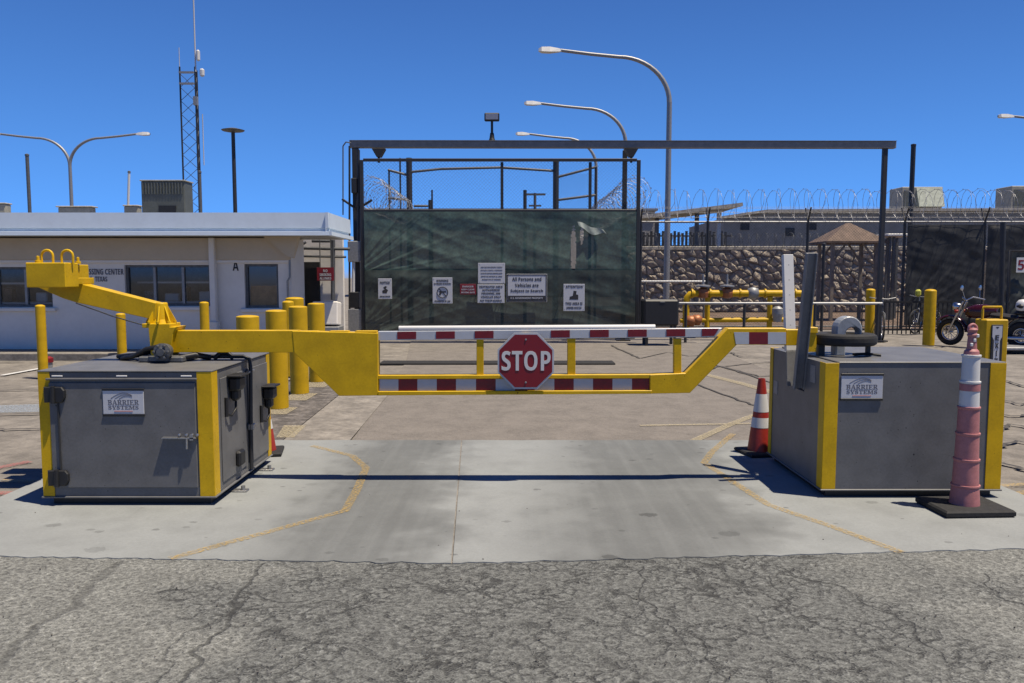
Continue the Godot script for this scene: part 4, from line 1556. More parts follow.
	for q in [[409, 158, 0.10], [556, 159, 0.10], [389, 170, 0.03], [596, 167, 0.04], [400, 158, 0.03], [430, 200, 0.06], [525, 190, 0.06], [432, 190, 0.03]]:
		var p := at(q[0], q[1], di)
		mb = MB.new()
		mb.tube([Vector3(p.x, 0, -di), Vector3(p.x, p.y, -di)], q[2], 8)
		part("post", mb, M.dark_steel, v, true)
	for q in [[[388, 170], [411, 176]], [[388, 198], [411, 200]], [[558, 177], [596, 167]], [[558, 200], [596, 195]], [[411, 172], [440, 169]], [[440, 169], [500, 167.5]], [[500, 167.5], [556, 171]], [[414, 206], [428, 206]]]:
		mb = MB.new()
		mb.tube([at(q[0][0], q[0][1], di), at(q[1][0], q[1][1], di)], 0.045, 6)
		part("rail", mb, M.galv_dark, v, true)
	for q in [[388, 411, 172], [558, 596, 174]]:
		var a := at(q[0], 214, di)
		var b := at(q[1], q[2], di)
		cl = part("chain_link", chain_link(a, Vector3.RIGHT, b.x - a.x, b.y - a.y, 0.09, 0.002), M.galv_dark, v, true)
		cl.set_meta("kind", "stuff")
	for q in [[-3.62, 3.72, -20.6, -27.0, 0.40], [3.16, 3.72, -20.8, -36.0, 0.42]]:
		var co := part("razor_coil", coil(Vector3(q[0], q[1], q[2]), Vector3(q[0], q[1], q[3]), q[4], 0.5, 0.005, 18), M.wire, v, true)
		co.set_meta("kind", "stuff")
	# gate operator and electrics at the left gantry post
	var ex := at(355, 300, d - 0.25)
	var ec := thing("electrical_riser", "grey and black electrical boxes with conduit on the left gantry post", "electrical box", Vector3(ex.x, 0, -d + 0.25))
	for q in [[347.5, 360.5, 241, 262, "box", "galv"], [349, 359, 292, 308, "box", "black"], [348, 362, 309, 331, "box", "galv"], [351, 357, 178, 193, "box", "black"]]:
		var a := at(q[0], q[2], d - 0.3)
		var c := at(q[1], q[3], d - 0.3)
		mb = MB.new()
		mb.box(Vector3((a.x + c.x) * 0.5, (a.y + c.y) * 0.5, -d + 0.2), Vector3(c.x - a.x, a.y - c.y, 0.22), Basis(), 0.012)
		part(q[4], mb, M[q[5]], ec, true)
	for q in [[353.5, 262, 293, "white", 0.04], [349.5, 146, 330, "dark_steel", 0.025], [358.5, 150, 241, "dark_steel", 0.035], [343, 146, 215, "galv_dark", 0.016]]:
		mb = MB.new()
		mb.tube([at(q[0], q[1], d - 0.25), at(q[0], q[2], d - 0.25)], q[4], 8)
		part("conduit", mb, M[q[3]], ec, true)
	mb = MB.new()
	mb.tube([at(343, 146, d - 0.25), at(346, 142, d - 0.25), at(351, 143, d - 0.25)], 0.016, 6)
	part("conduit", mb, M.galv_dark, ec, true)
	mb = MB.new()
	mb.tube([at(342, 199, d - 0.3), at(355, 208, d - 0.2)], 0.03, 6)
	part("bracket", mb, M.dark_steel, ec, true)
	mb = MB.new()
	mb.tube([at(372, 200, d - 0.3), at(356, 210, d - 0.2)], 0.03, 6)
	part("bracket", mb, M.dark_steel, ec, true)

func notice(called: String, label: String, x0: float, x1: float, y0: float, y1: float, d: float, lines: Array):
	var a := at(x0, y0, d - 0.22)
	var b := at(x1, y1, d - 0.22)
	var w := b.x - a.x
	var h := a.y - b.y
	var o := thing(called, label, "sign", Vector3((a.x + b.x) * 0.5, b.y, a.z), "notices on the gate")
	var mb := MB.new()
	var red := label.contains("red plate")
	mb.box(Vector3(0, h * 0.5, 0), Vector3(w, h, 0.012), Basis(), 0.003)
	part("panel", mb, M.sign_red if red else M.paper, o)
	if label.contains("wide white"):
		mb = MB.new()
		for q in [[0.0, 0.02, w - 0.02, 0.025], [0.0, h - 0.02, w - 0.02, 0.025], [-w * 0.5 + 0.02, h * 0.5, 0.025, h - 0.02], [w * 0.5 - 0.02, h * 0.5, 0.025, h - 0.02]]:
			mb.box(Vector3(q[0], q[1], 0.007), Vector3(q[2], q[3], 0.006))
		part("border", mb, M.ink, o)
	mb = MB.new()
	for sx in [-1, 1]:
		for sy in [0.06, 0.94]:
			mb.tube([Vector3(sx * w * 0.44, h * sy, 0.01), Vector3(sx * w * 0.44, h * sy, -0.12)], 0.006, 5)
	part("tie", mb, M.galv_dark, o)
	for l in lines:
		var y: float = h * l[1]
		var z := 0.0085
		if l[0] == "@bar":
			mb = MB.new()
			mb.box(Vector3(0, y, z), Vector3(w * 0.92, h * 0.17, 0.004))
			var bar := part("bar", mb, M.ink, o)
			text(bar, "lettering", "U.S. GOVERNMENT PROPERTY", Vector3(0, y, z + 0.004), h * 0.07, w * 0.8, M.paper)
		elif l[0] == "@gun":
			mb = MB.new()
			var ring := []
			for k in 28:
				ring.append(Vector3(cos(TAU * k / 28) * w * 0.27, y + sin(TAU * k / 28) * w * 0.27, z))
			mb.tube(ring, w * 0.022, 6, -1.0, true)
			mb.span(Vector3(-w * 0.19, y + w * 0.19, z), Vector3(w * 0.19, y - w * 0.19, z), 0.006, w * 0.04)
			part("ring", mb, M.ink, o)
			mb = MB.new()
			mb.prism([Vector2(-0.19 * w, y + 0.06 * w), Vector2(0.17 * w, y + 0.06 * w), Vector2(0.17 * w, y - 0.01 * w), Vector2(-0.04 * w, y - 0.02 * w), Vector2(-0.10 * w, y - 0.15 * w), Vector2(-0.19 * w, y - 0.13 * w), Vector2(-0.14 * w, y)], 0.004, z + 0.001)
			part("symbol", mb, M.ink, o)
		elif l[0] == "@hand":
			mb = MB.new()
			mb.prism([Vector2(-0.18 * w, y - 0.24 * w), Vector2(0.12 * w, y - 0.26 * w), Vector2(0.22 * w, y - 0.02 * w), Vector2(0.05 * w, y + 0.1 * w), Vector2(0.16 * w, y + 0.22 * w), Vector2(0.02 * w, y + 0.27 * w), Vector2(-0.13 * w, y + 0.16 * w), Vector2(-0.02 * w, y + 0.02 * w), Vector2(-0.2 * w, y - 0.06 * w)], 0.004, z)
			part("symbol", mb, M.ink, o)
		elif l[0] == "@figure":
			mb = MB.new()
			mb.prism([Vector2(-0.22 * w, y - 0.2 * w), Vector2(0.2 * w, y - 0.2 * w), Vector2(0.2 * w, y + 0.02 * w), Vector2(0.1 * w, y + 0.05 * w), Vector2(0.12 * w, y + 0.2 * w), Vector2(-0.02 * w, y + 0.22 * w), Vector2(-0.06 * w, y - 0.02 * w), Vector2(-0.2 * w, y - 0.06 * w)], 0.004, z)
			part("symbol", mb, M.ink, o)
		else:
			text(o, "lettering", l[0], Vector3(0, y, z), h * l[2], w * l[3], M.paper if red else M.ink)

# ================================================================ street lights
func street_light(label: String, base: Vector3, h: float, arm: float, sides: Array):
	var o := thing("street_light", label, "street light", base, "street lights beyond the gate")
	var mb := MB.new()
	var r := 1.9
	mb.tube([Vector3.ZERO, Vector3(0, h - r - 0.1, 0)], 0.12, 10, 0.095)
	part("pole", mb, M.galv, o)
	for s in sides:
		mb = MB.new()
		var pts := []
		for k in 13:
			var a := PI * 0.5 * k / 12.0
			pts.append(Vector3(s * r * (1.0 - cos(a)), h - r - 0.1 + (r - 0.25) * sin(a), 0))
		pts.append(Vector3(s * arm * 0.65, h - 0.25, 0))
		pts.append(Vector3(s * (arm - 0.5), h - 0.12, 0))
		mb.tube(pts, 0.095, 10, 0.06)
		part("arm", mb, M.galv, o)
		mb = MB.new()
		var sec := [[0.0, 0.05, 0.04], [0.12, 0.08, 0.07], [0.45, 0.15, 0.10], [0.75, 0.15, 0.08], [0.86, 0.05, 0.03]]
		for k in sec.size() - 1:
			var p: Array = sec[k]
			var q: Array = sec[k + 1]
			var ring := []
			for e in [p, q]:
				var x: float = s * (arm - 0.55 + e[0])
				ring.append([Vector3(x, h - 0.13 + e[2] + e[0] * 0.05, e[1] * 0.6), Vector3(x, h - 0.13 - e[2] * 0.7, e[1]), Vector3(x, h - 0.13 - e[2] * 0.7, -e[1]), Vector3(x, h - 0.13 + e[2] + e[0] * 0.05, -e[1] * 0.6)])
			for m in 4:
				var n := (m + 1) % 4
				mb.quad(ring[0][m], ring[1][m], ring[1][n], ring[0][n], (ring[0][m] + ring[0][n]) * 0.5 - Vector3(ring[0][m].x, h - 0.13, 0))
		part("lamp_head", mb, M.white, o)

func build_street_lights():
	street_light("tallest-looking single-arm street light right of the gate, before the stone wall", Vector3(at(668, 190, 30.0).x, 0, -30.0), at(560, 47, 30.0).y, 4.5, [-1.0])
	street_light("single-arm street light rising behind the gate's right stile", Vector3(at(625, 190, 39.0).x, 0, -39.0), at(560, 101, 39.0).y, 4.55, [-1.0])
	street_light("smallest single-arm street light whose arm runs just above the gantry beam", Vector3(at(596, 180, 48.0).x, 0, -48.0), at(560, 132, 48.0).y, 4.45, [-1.0])
	street_light("street light whose arm alone shows over the black screened fence", Vector3(at(1092, 300, 42.0).x, 0, -42.0), at(1010, 114, 42.0).y, 5.1, [-1.0])
	street_light("twin-arm street light behind the flat roof of the white building", Vector3(at(71, 190, 48.0).x, 0, -48.0), at(71, 132, 48.0).y, 4.5, [-1.0, 1.0])

# ================================================================ yellow pipework
func build_pipes():
	var d := 21.0
	var o := thing("backflow_pipework", "yellow backflow pipework with handwheel valves before the stone wall", "pipework", Vector3(at(750, 325, d).x, 0, -d))
	var mb := MB.new()
	var path := []
	for p in [[686, 326], [686, 312], [686, 303], [687, 298], [690, 294.5], [696, 293.5], [740, 293.5], [800, 293.5], [805, 294.5], [809, 298], [810, 304], [809, 325]]:
		path.append(at(p[0], p[1], d))
	path[0].y = 0.15
	path[-1].y = 0.0
	mb.tube(path, 0.09, 12)
	part("pipe", mb, M.yellow_old, o, true)
	mb = MB.new()
	mb.tube([at(680, 320.5, d), at(790, 319.5, d)], 0.065, 10)
	part("lower_pipe", mb, M.yellow_old, o, true)
	for q in [707.5, 770]:
		mb = MB.new()
		mb.tube([Vector3(at(q, 300, d).x, 0, -d), at(q, 297, d)], 0.07, 10)
		part("stand", mb, M.yellow_old, o, true)
	for q in [703, 727]:
		var c := at(q, 293, d)
		mb = MB.new()
		mb.lathe(c, [Vector2(0.0, -0.14), Vector2(0.14, -0.12), Vector2(0.16, 0.0), Vector2(0.14, 0.10), Vector2(0.07, 0.14), Vector2(0.05, 0.22)], 14)
		var vl := part("valve", mb, M.brass, o, true)
		mb = MB.new()
		mb.lathe(c, [Vector2(0.19, 0.16), Vector2(0.19, 0.20), Vector2(0.03, 0.22), Vector2(0.02, 0.5), Vector2(0, 0.5)], 14)
		part("handwheel", mb, M.galv, vl)
	mb = MB.new()
	mb.lathe(at(753, 293, d), [Vector2(0, -0.16), Vector2(0.13, -0.12), Vector2(0.17, 0), Vector2(0.13, 0.12), Vector2(0, 0.16)], 14, true)
	part("check_valve", mb, M.galv, o, true)
	for q in [[697, 320], [691, 321]]:
		mb = MB.new()
		mb.lathe(at(q[0], q[1], d - 0.1), [Vector2(0, -0.13), Vector2(0.12, -0.1), Vector2(0.15, 0), Vector2(0.1, 0.13), Vector2(0, 0.15)], 12, true, Basis.from_euler(Vector3(0, 0, 1.2)))
		part("elbow", mb, M.brass, o, true)
	mb = MB.new()
	mb.lathe(at(777.5, 314, d - 0.2), [Vector2(0.0, -0.22), Vector2(0.10, -0.2), Vector2(0.14, 0.0), Vector2(0.14, 0.14), Vector2(0.06, 0.2), Vector2(0, 0.2)], 14)
	part("test_gauge", mb, M.galv, o, true)
	mb = MB.new()
	for q in [692, 710, 740, 765, 795]:
		mb.lathe(at(q, 293.5, d), [Vector2(0.09, -0.02), Vector2(0.125, -0.02), Vector2(0.125, 0.02), Vector2(0.09, 0.02)], 12, false, Basis.from_euler(Vector3(0, 0, PI * 0.5)))
	part("coupling", mb, M.yellow_old, o, true)
	# galvanised guard rail before it
	var dr := 19.2
	var r := thing("guard_rail", "thin galvanised guard rail before the yellow pipework", "guard rail", Vector3(at(765, 330, dr).x, 0, -dr))
	mb = MB.new()
	mb.tube([at(679, 303.5, dr), at(882, 303.5, dr)], 0.035, 8)
	part("rail", mb, M.galv, r, true)
	for q in [686, 744.5, 815, 878]:
		mb = MB.new()
		var p := at(q, 303.5, dr)
		mb.tube([Vector3(p.x, 0, -dr), p], 0.035, 8)
		part("post", mb, M.dark_steel, r, true)
	for q in [[824, 244, 23.0, "dark slim post standing before the stone wall near the shelter"]]:
		var p := at(q[0], q[1], q[2])
		var sp := thing("slim_post", q[3], "post", Vector3(p.x, 0, -q[2]))
		mb = MB.new()
		mb.tube([Vector3.ZERO, Vector3(0, p.y, 0)], 0.045, 8)
		part("shaft", mb, M.dark_steel, sp)
		mb = MB.new()
		mb.lathe(Vector3(0, p.y, 0), [Vector2(0.055, -0.03), Vector2(0.055, 0.01), Vector2(0, 0.04)], 8)
		part("cap", mb, M.dark_steel, sp)
	# pale rail against the wall
	mb = MB.new()
	var hr := thing("hand_rail", "pale horizontal pipe rail before the stone wall beside the gate", "rail", Vector3(at(670, 281, 26).x, 0, -26))
	mb.tube([at(634, 281.5, 26), at(706, 281.5, 26)], 0.035, 8)
	part("rail", mb, M.white, hr, true)
	for q in [645, 704]:
		mb = MB.new()
		var p := at(q, 281.5, 26)
		mb.tube([Vector3(p.x, 0, -26), p], 0.03, 8)
		part("post", mb, M.galv_dark, hr, true)
	# black gate operator cabinet on legs
	var dk := 18.4
	var k := thing("gate_operator", "black boxy gate operator cabinet on short legs right of the gate", "cabinet", Vector3(at(661, 335, dk).x, 0, -dk))
	var ka := at(643.5, 299.5, dk)
	var kb := at(678, 326, dk)
	mb = MB.new()
	mb.box(Vector3(0, (ka.y + kb.y) * 0.5, -0.25), Vector3(kb.x - ka.x, ka.y - kb.y, 0.55), Basis(), 0.04)
	part("casing", mb, M.black, k)
	for sx in [-1, 1]:
		for sz in [-0.45, -0.05]:
			mb = MB.new()
			mb.box(Vector3(sx * (kb.x - ka.x) * 0.4, kb.y * 0.5 - 0.01, sz), Vector3(0.06, kb.y + 0.02, 0.06))
			part("leg", mb, M.black, k)
	mb = MB.new()
	mb.box(Vector3(0.02, ka.y - 0.06, 0.028), Vector3(0.12, 0.03, 0.012), Basis(), 0.003)
	part("latch", mb, M.galv_dark, k)

# ================================================================ crash barrier, left housing
func plate(parent: Node3D, c: Vector3, w: float, h: float):   # the maker's plate: arch emblem and two words
	var mb := MB.new()
	mb.box(c, Vector3(w, h, 0.006), Basis(), 0.002)
	var p := part("name_plate", mb, M.paper, parent)
	for s in [-1, 1]:
		mb = MB.new()
		mb.box(c + Vector3(0, s * (h * 0.5 + 0.008), 0.002), Vector3(w + 0.006, 0.016, 0.009), Basis(), 0.002)
		part("channel", mb, M.black, p)
	mb = MB.new()
	for k in 3:
		var pts := []
		for i in 13:
			var t := i / 12.0
			pts.append(c + Vector3(lerpf(-0.30 + k * 0.10, 0.22, t) * w, (0.13 + (0.27 - k * 0.06) * sin(PI * (0.05 + 0.72 * t))) * h, 0.0025))
		mb.tube(pts, 0.0022, 5)
	part("emblem", mb, M.ink_grey, p)
	text(p, "lettering", "BARRIER", c + Vector3(0, h * 0.0, 0.0032), h * 0.21, w * 0.76, M.ink_grey, "Droid Serif", true, 0.001)
	text(p, "lettering", "SYSTEMS", c + Vector3(0, -h * 0.22, 0.0032), h * 0.16, w * 0.74, M.ink_grey, "Droid Serif", true, 0.001)
	mb = MB.new()
	mb.box(c + Vector3(0, -h * 0.38, 0.004), Vector3(w * 0.45, 0.006, 0.002))
	part("rule", mb, mat(Color(0.45, 0.22, 0.20), 0.6, 1.0), p)

func corner(parent: Node3D, x: float, z: float, sx: float, sz: float, y0: float, y1: float, w: float):   # folded yellow corner strip, sides sx and sz outwards
	var mb := MB.new()
	var t := 0.006
	mb.box(Vector3(x - sx * (w * 0.5 - t), (y0 + y1) * 0.5, z + sz * t * 0.5), Vector3(w, y1 - y0, t), Basis(), 0.0015)
	mb.box(Vector3(x + sx * t * 0.5, (y0 + y1) * 0.5, z - sz * w * 0.5), Vector3(t, y1 - y0, w - 0.002), Basis(), 0.0015)
	part("corner_strip", mb, M.yellow, parent)

func build_left_housing():
	var x0 := -3.30
	var x1 := -2.10
	var z0 := -5.54
	var z1 := -6.86
	var y0 := 0.06
	var y1 := 0.945
	var o := thing("barrier_housing", "grey steel drive housing with hinged door under the counterweight arm", "housing", Vector3((x0 + x1) * 0.5, 0, (z0 + z1) * 0.5))
	var cx := (x0 + x1) * 0.5 - o.position.x
	var w := x1 - x0
	var dp := z0 - z1
	var mb := MB.new()
	mb.box(Vector3(cx, (y0 + y1) * 0.5, 0), Vector3(w, y1 - y0, dp), Basis(), 0.006)
	part("body", mb, M.grey_box, o)
	mb = MB.new()
	mb.box(Vector3(cx, y1 + 0.006, 0), Vector3(w + 0.016, 0.012, dp + 0.016), Basis(), 0.004)
	part("top_plate", mb, M.grey_box, o)
	mb = MB.new()
	mb.box(Vector3(cx, 0.022, 0), Vector3(w - 0.08, 0.06, dp - 0.08))
	part("base", mb, M.black, o)
	mb = MB.new()
	mb.box(Vector3(cx, 0.058, 0), Vector3(w + 0.03, 0.012, dp + 0.03), Basis(), 0.003)
	part("base_flange", mb, M.grey_box, o)
	var hx := w * 0.5
	var hz := dp * 0.5
	corner(o, -hx, hz, -1, 1, y0 + 0.004, y1 + 0.004, 0.082)
	corner(o, hx, hz, 1, 1, y0 + 0.004, y1 + 0.004, 0.105)
	corner(o, hx, -hz, 1, -1, y0 + 0.004, y1 + 0.004, 0.08)
	corner(o, -hx, -hz, -1, -1, y0 + 0.004, y1 + 0.004, 0.08)
	# front door with a raised pan, hinges, hasp and rain gutter
	mb = MB.new()
	mb.box(Vector3(-0.02, 0.50, hz + 0.006), Vector3(1.02, 0.745, 0.012), Basis(), 0.004)
	var door := part("door", mb, M.grey_box, o)
	mb = MB.new()
	mb.box(Vector3(-0.02, 0.898, hz + 0.010), Vector3(1.05, 0.014, 0.022), Basis(), 0.003)
	part("drip_edge", mb, M.grey_box, o)
	for x in [-0.47, -0.02, 0.43]:
		mb = MB.new()
		mb.box(Vector3(x, 0.918, hz + 0.005), Vector3(0.075, 0.011, 0.008), Basis(), 0.002)
		part("tab", mb, M.white, o)
	mb = MB.new()
	mb.tube([Vector3(-0.465, 0.25, hz + 0.02), Vector3(-0.465, 0.80, hz + 0.02)], 0.006, 6)
	part("hinge_rod", mb, M.dark_steel, door)
	for y in [0.79, 0.20]:
		mb = MB.new()
		mb.prism([Vector2(-0.555, y - 0.055), Vector2(-0.43, y - 0.055), Vector2(-0.41, y - 0.02), Vector2(-0.41, y + 0.03), Vector2(-0.43, y + 0.055), Vector2(-0.555, y + 0.055)], hz + 0.008, hz + 0.034, 0.006)
		mb.tube([Vector3(-0.49, y - 0.06, hz + 0.034), Vector3(-0.49, y + 0.06, hz + 0.034)], 0.016, 8)
		part("hinge", mb, M.black, door)
	# hasp standing off the face: it throws the stepped shadow
	mb = MB.new()
	mb.box(Vector3(0.40, 0.485, hz + 0.022), Vector3(0.19, 0.008, 0.036))
	mb.box(Vector3(0.315, 0.488, hz + 0.027), Vector3(0.11, 0.007, 0.044))
	part("hasp", mb, M.steel, door)
	mb = MB.new()
	for x in [0.375, 0.425, 0.465, 0.50]:
		mb.lathe(Vector3(x, 0.505, hz + 0.012), [Vector2(0, 0.0), Vector2(0.010, 0.0), Vector2(0.010, 0.014), Vector2(0, 0.02)], 8, false, Basis.from_euler(Vector3(PI * 0.5, 0, 0)))
	mb.box(Vector3(0.465, 0.49, hz + 0.03), Vector3(0.025, 0.04, 0.02))
	mb.tube([Vector3(0.432, 0.485, hz + 0.04), Vector3(0.432, 0.41, hz + 0.04)], 0.008, 6)
	part("padlock", mb, M.steel, door)
	plate(o, Vector3(-0.01, 0.735, hz + 0.014), 0.285, 0.165)
	# right side: panel seam, conduit, two bullet sensors with cables, bolt
	mb = MB.new()
	mb.box(Vector3(hx + 0.004, 0.5, -0.34), Vector3(0.008, 0.76, 0.50), Basis(), 0.003)
	mb.box(Vector3(hx + 0.004, 0.5, 0.24), Vector3(0.008, 0.76, 0.52), Basis(), 0.003)
	part("side_panel", mb, M.grey_box, o)
	mb = MB.new()
	mb.tube([Vector3(hx - 0.35, y1 + 0.035, -0.08), Vector3(hx - 0.02, y1 + 0.035, -0.08), Vector3(hx + 0.03, y1 + 0.015, -0.08), Vector3(hx + 0.035, y1 - 0.06, -0.08), Vector3(hx + 0.03, 0.5, -0.07), Vector3(hx + 0.025, 0.08, -0.07)], 0.016, 8)
	part("conduit", mb, M.dark_steel, o)
	mb = MB.new()
	mb.box(Vector3(hx + 0.03, 0.42, -0.08), Vector3(0.05, 0.05, 0.05), Basis(), 0.006)
	mb.box(Vector3(hx + 0.025, 0.86, -0.1), Vector3(0.03, 0.02, 0.14), Basis(), 0.004)
	part("clamp", mb, M.steel, o)
	for q in [[0.30, 0.79], [-0.50, 0.60]]:
		mb = MB.new()
		mb.box(Vector3(hx + 0.055, q[1] + 0.03, q[0]), Vector3(0.085, 0.11, 0.15), Basis(), 0.02)
		mb.box(Vector3(hx + 0.045, q[1] - 0.055, q[0]), Vector3(0.06, 0.09, 0.10), Basis(), 0.02)
		mb.box(Vector3(hx + 0.065, q[1] + 0.09, q[0]), Vector3(0.11, 0.015, 0.18), Basis(), 0.005)
		var sn := part("sensor", mb, M.black, o)
		mb = MB.new()
		mb.tube([Vector3(hx + 0.045, q[1] - 0.09, q[0]), Vector3(hx + 0.05, q[1] - 0.16, q[0] + 0.02), Vector3(hx + 0.04, q[1] - 0.20, q[0] + 0.08), Vector3(hx + 0.02, q[1] - 0.18, q[0] + 0.13)], 0.009, 6)
		mb.tube([Vector3(hx + 0.02, q[1] - 0.06, q[0] + 0.13), Vector3(hx + 0.02, q[1] - 0.20, q[0] + 0.13)], 0.014, 6)
		part("cable", mb, M.black, sn)
	mb = MB.new()
	mb.box(Vector3(hx + 0.025, 0.23, 0.18), Vector3(0.045, 0.12, 0.12), Basis(), 0.015)
	part("junction_box", mb, M.black, o)
	for z in [0.30, -0.35]:
		mb = MB.new()
		mb.box(Vector3(hx + 0.06, 0.006, z), Vector3(0.11, 0.014, 0.07), Basis(), 0.003)
		mb.lathe(Vector3(hx + 0.08, 0.012, z), [Vector2(0.016, 0), Vector2(0.016, 0.03), Vector2(0, 0.034)], 8)
		part("anchor", mb, M.steel, o)
	# drive on top: bearing block, motor, hoses
	mb = MB.new()
	mb.box(Vector3(0.03, y1 + 0.035, 0.0), Vector3(0.34, 0.045, 0.32), Basis(), 0.01)
	mb.lathe(Vector3(0.02, y1 + 0.03, 0.12), [Vector2(0, 0), Vector2(0.09, 0), Vector2(0.09, 0.03), Vector2(0, 0.03)], 16)
	part("bearing_block", mb, M.galv_dark, o)
	mb = MB.new()
	mb.lathe(Vector3(0.07, y1 + 0.10, 0.19), [Vector2(0, -0.06), Vector2(0.055, -0.05), Vector2(0.065, 0.03), Vector2(0.03, 0.04), Vector2(0.03, 0.06), Vector2(0, 0.06)], 14, false, Basis.from_euler(Vector3(PI * 0.5, 0, 0)))
	for k in 6:
		mb.lathe(Vector3(0.07 + cos(k * TAU / 6) * 0.05, y1 + 0.10 + sin(k * TAU / 6) * 0.05, 0.23), [Vector2(0, 0), Vector2(0.012, 0), Vector2(0.012, 0.015), Vector2(0, 0.02)], 6, false, Basis.from_euler(Vector3(PI * 0.5, 0, 0)))
	part("motor", mb, M.galv_dark, o)
	for k in 3:
		mb = MB.new()
		mb.tube([Vector3(0.0, y1 + 0.13 + k * 0.02, 0.1 - k * 0.09), Vector3(-0.10, y1 + 0.11 - k * 0.01, 0.1 - k * 0.09), Vector3(-0.22, y1 + 0.05, 0.06 - k * 0.09), Vector3(-0.34 - k * 0.06, y1 + 0.025, 0.0 - k * 0.09)], 0.018, 8)
		part("hose", mb, M.black, o)
	mb = MB.new()
	mb.tube([Vector3(0.15, y1 + 0.04, 0.1), Vector3(0.25, y1 + 0.06, 0.05), Vector3(0.33, y1 + 0.03, -0.05)], 0.022, 8)
	part("hose", mb, M.black, o)
	mb = MB.new()
	mb.tube([Vector3(0.36, y1 + 0.02, -0.05), Vector3(0.40, y1 + 0.06, -0.08), Vector3(0.46, y1 + 0.06, -0.08), Vector3(0.5, y1 + 0.02, -0.08)], 0.02, 8)
	part("hose", mb, M.black, o)

func build_right_housing():
	var x0 := 2.262
	var x1 := 3.555
	var z0 := -5.73
	var z1 := -6.95
	var y0 := 0.06
	var y1 := 0.985
	var o := thing("latch_housing", "grey steel catch housing with tall V-shaped guide for the beam end", "housing", Vector3((x0 + x1) * 0.5, 0, (z0 + z1) * 0.5))
	var hx := (x1 - x0) * 0.5
	var hz := (z0 - z1) * 0.5
	var zs := -6.24 - o.position.z      # the slot stands in the plane of the beam
	var sw := 0.10
	var sd := 0.09
	var sb := 0.72
	# body in pieces round the slot in its left face
	var mb := MB.new()
	mb.box(Vector3(sd * 0.5, (y0 + y1) * 0.5, 0), Vector3(hx * 2 - sd, y1 - y0, hz * 2))
	mb.prism([Vector2(-hz, y0), Vector2(hz, y0), Vector2(hz, y1), Vector2(zs + sw, y1), Vector2(zs + sw, sb), Vector2(zs - sw, sb), Vector2(zs - sw, y1), Vector2(-hz, y1)], -hx, -hx + sd, 0.0, Transform3D(Basis(Vector3(0, 0, 1), Vector3.UP, Vector3(1, 0, 0)), Vector3.ZERO))
	part("body", mb, M.grey_box, o)
	mb = MB.new()
	mb.box(Vector3(sd * 0.5 + 0.002, y1 + 0.006, 0), Vector3(hx * 2 - sd, 0.012, hz * 2 + 0.01), Basis(), 0.004)
	part("top_plate", mb, M.grey_box, o)
	mb = MB.new()
	mb.box(Vector3(0, 0.022, 0), Vector3(hx * 2 - 0.08, 0.06, hz * 2 - 0.08))
	part("base", mb, M.black, o)
	mb = MB.new()
	mb.box(Vector3(0, 0.058, 0), Vector3(hx * 2 + 0.03, 0.012, hz * 2 + 0.03), Basis(), 0.003)
	part("base_flange", mb, M.grey_box, o)
	corner(o, -hx, hz, -1, 1, y0 + 0.004, y1 + 0.004, 0.10)
	corner(o, hx, hz, 1, 1, y0 + 0.004, y1 + 0.004, 0.115)
	corner(o, -hx, -hz, -1, -1, y0 + 0.004, y1 + 0.004, 0.07)
	corner(o, hx, -hz, 1, -1, y0 + 0.004, y1 + 0.004, 0.07)
	plate(o, Vector3(-hx + 0.262, 0.815, hz + 0.006), 0.30, 0.165)
	mb = MB.new()
	mb.box(Vector3(-hx - 0.002, 0.88, hz - 0.24), Vector3(0.003, 0.13, 0.10))
	part("sticker", mb, mat(Color(0.24, 0.245, 0.25), 0.5, 0.85, 0.05, 2.0), o)
	mb = MB.new()
	mb.box(Vector3(-hx - 0.002, 0.66, -hz + 0.15), Vector3(0.003, 0.11, 0.10))
	part("sticker", mb, mat(Color(0.24, 0.245, 0.25), 0.5, 0.85, 0.05, 2.0), o)
	# V guide: two channel prongs splayed towards and away from the road side
	for q in [[1.0, "dark_steel"], [-1.0, "white"]]:
		var s: float = q[0]
		mb = MB.new()
		var a := Vector3(-hx - 0.036, 0.74, zs + s * 0.055) if s > 0 else Vector3(-hx - 0.036, 1.02, zs - 0.113)
		var b := Vector3(-hx - 0.036, 1.785, zs + s * 0.245)
		var dir := (b - a).normalized()
		var nrm := Vector3(0, -dir.z, dir.y) * s
		var bs := Basis(Vector3.RIGHT, dir, Vector3.RIGHT.cross(dir))
		mb.box((a + b) * 0.5, Vector3(0.080, a.distance_to(b), 0.012), bs, 0.003)
		for sx in [-1, 1]:
			mb.box((a + b) * 0.5 + nrm * 0.024 + Vector3(sx * 0.036, 0, 0), Vector3(0.008, a.distance_to(b), 0.038), bs, 0.002)
		part("guide_prong", mb, M.beam_grey if s > 0 else M.white, o)  # rear prong white: the sunlight on its inner face is put into the colour
	mb = MB.new()
	mb.span(Vector3(-hx - 0.036, 0.74, zs - 0.075), Vector3(-hx - 0.036, 1.018, zs - 0.1127), 0.078, 0.012, 0.002)
	part("guide_foot", mb, M.beam_grey, o)  # lower end of the rear prong, grey below the painted-in sunlight
	for k in 5:
		mb = MB.new()
		mb.lathe(Vector3(-hx - 0.036, 1.22 + k * 0.12, zs - 0.1475 - k * 0.0207 + 0.0055), [Vector2(0, 0), Vector2(0.006, 0), Vector2(0.005, 0.001), Vector2(0, 0.0012)], 8, false, Basis.from_euler(Vector3(PI * 0.5, 0, 0)))
		part("bolt", mb, M.galv, o)
	# catch on the lid: grey cast hook and black rubber buffer bar
	mb = MB.new()
	var hk := []
	var c := Vector2(0.0, 0.20)
	for i in 13:
		var a := PI - PI * i / 12.0 * 1.02
		hk.append(c + Vector2(cos(a) * 0.100, sin(a) * 0.105))
	var inn := []
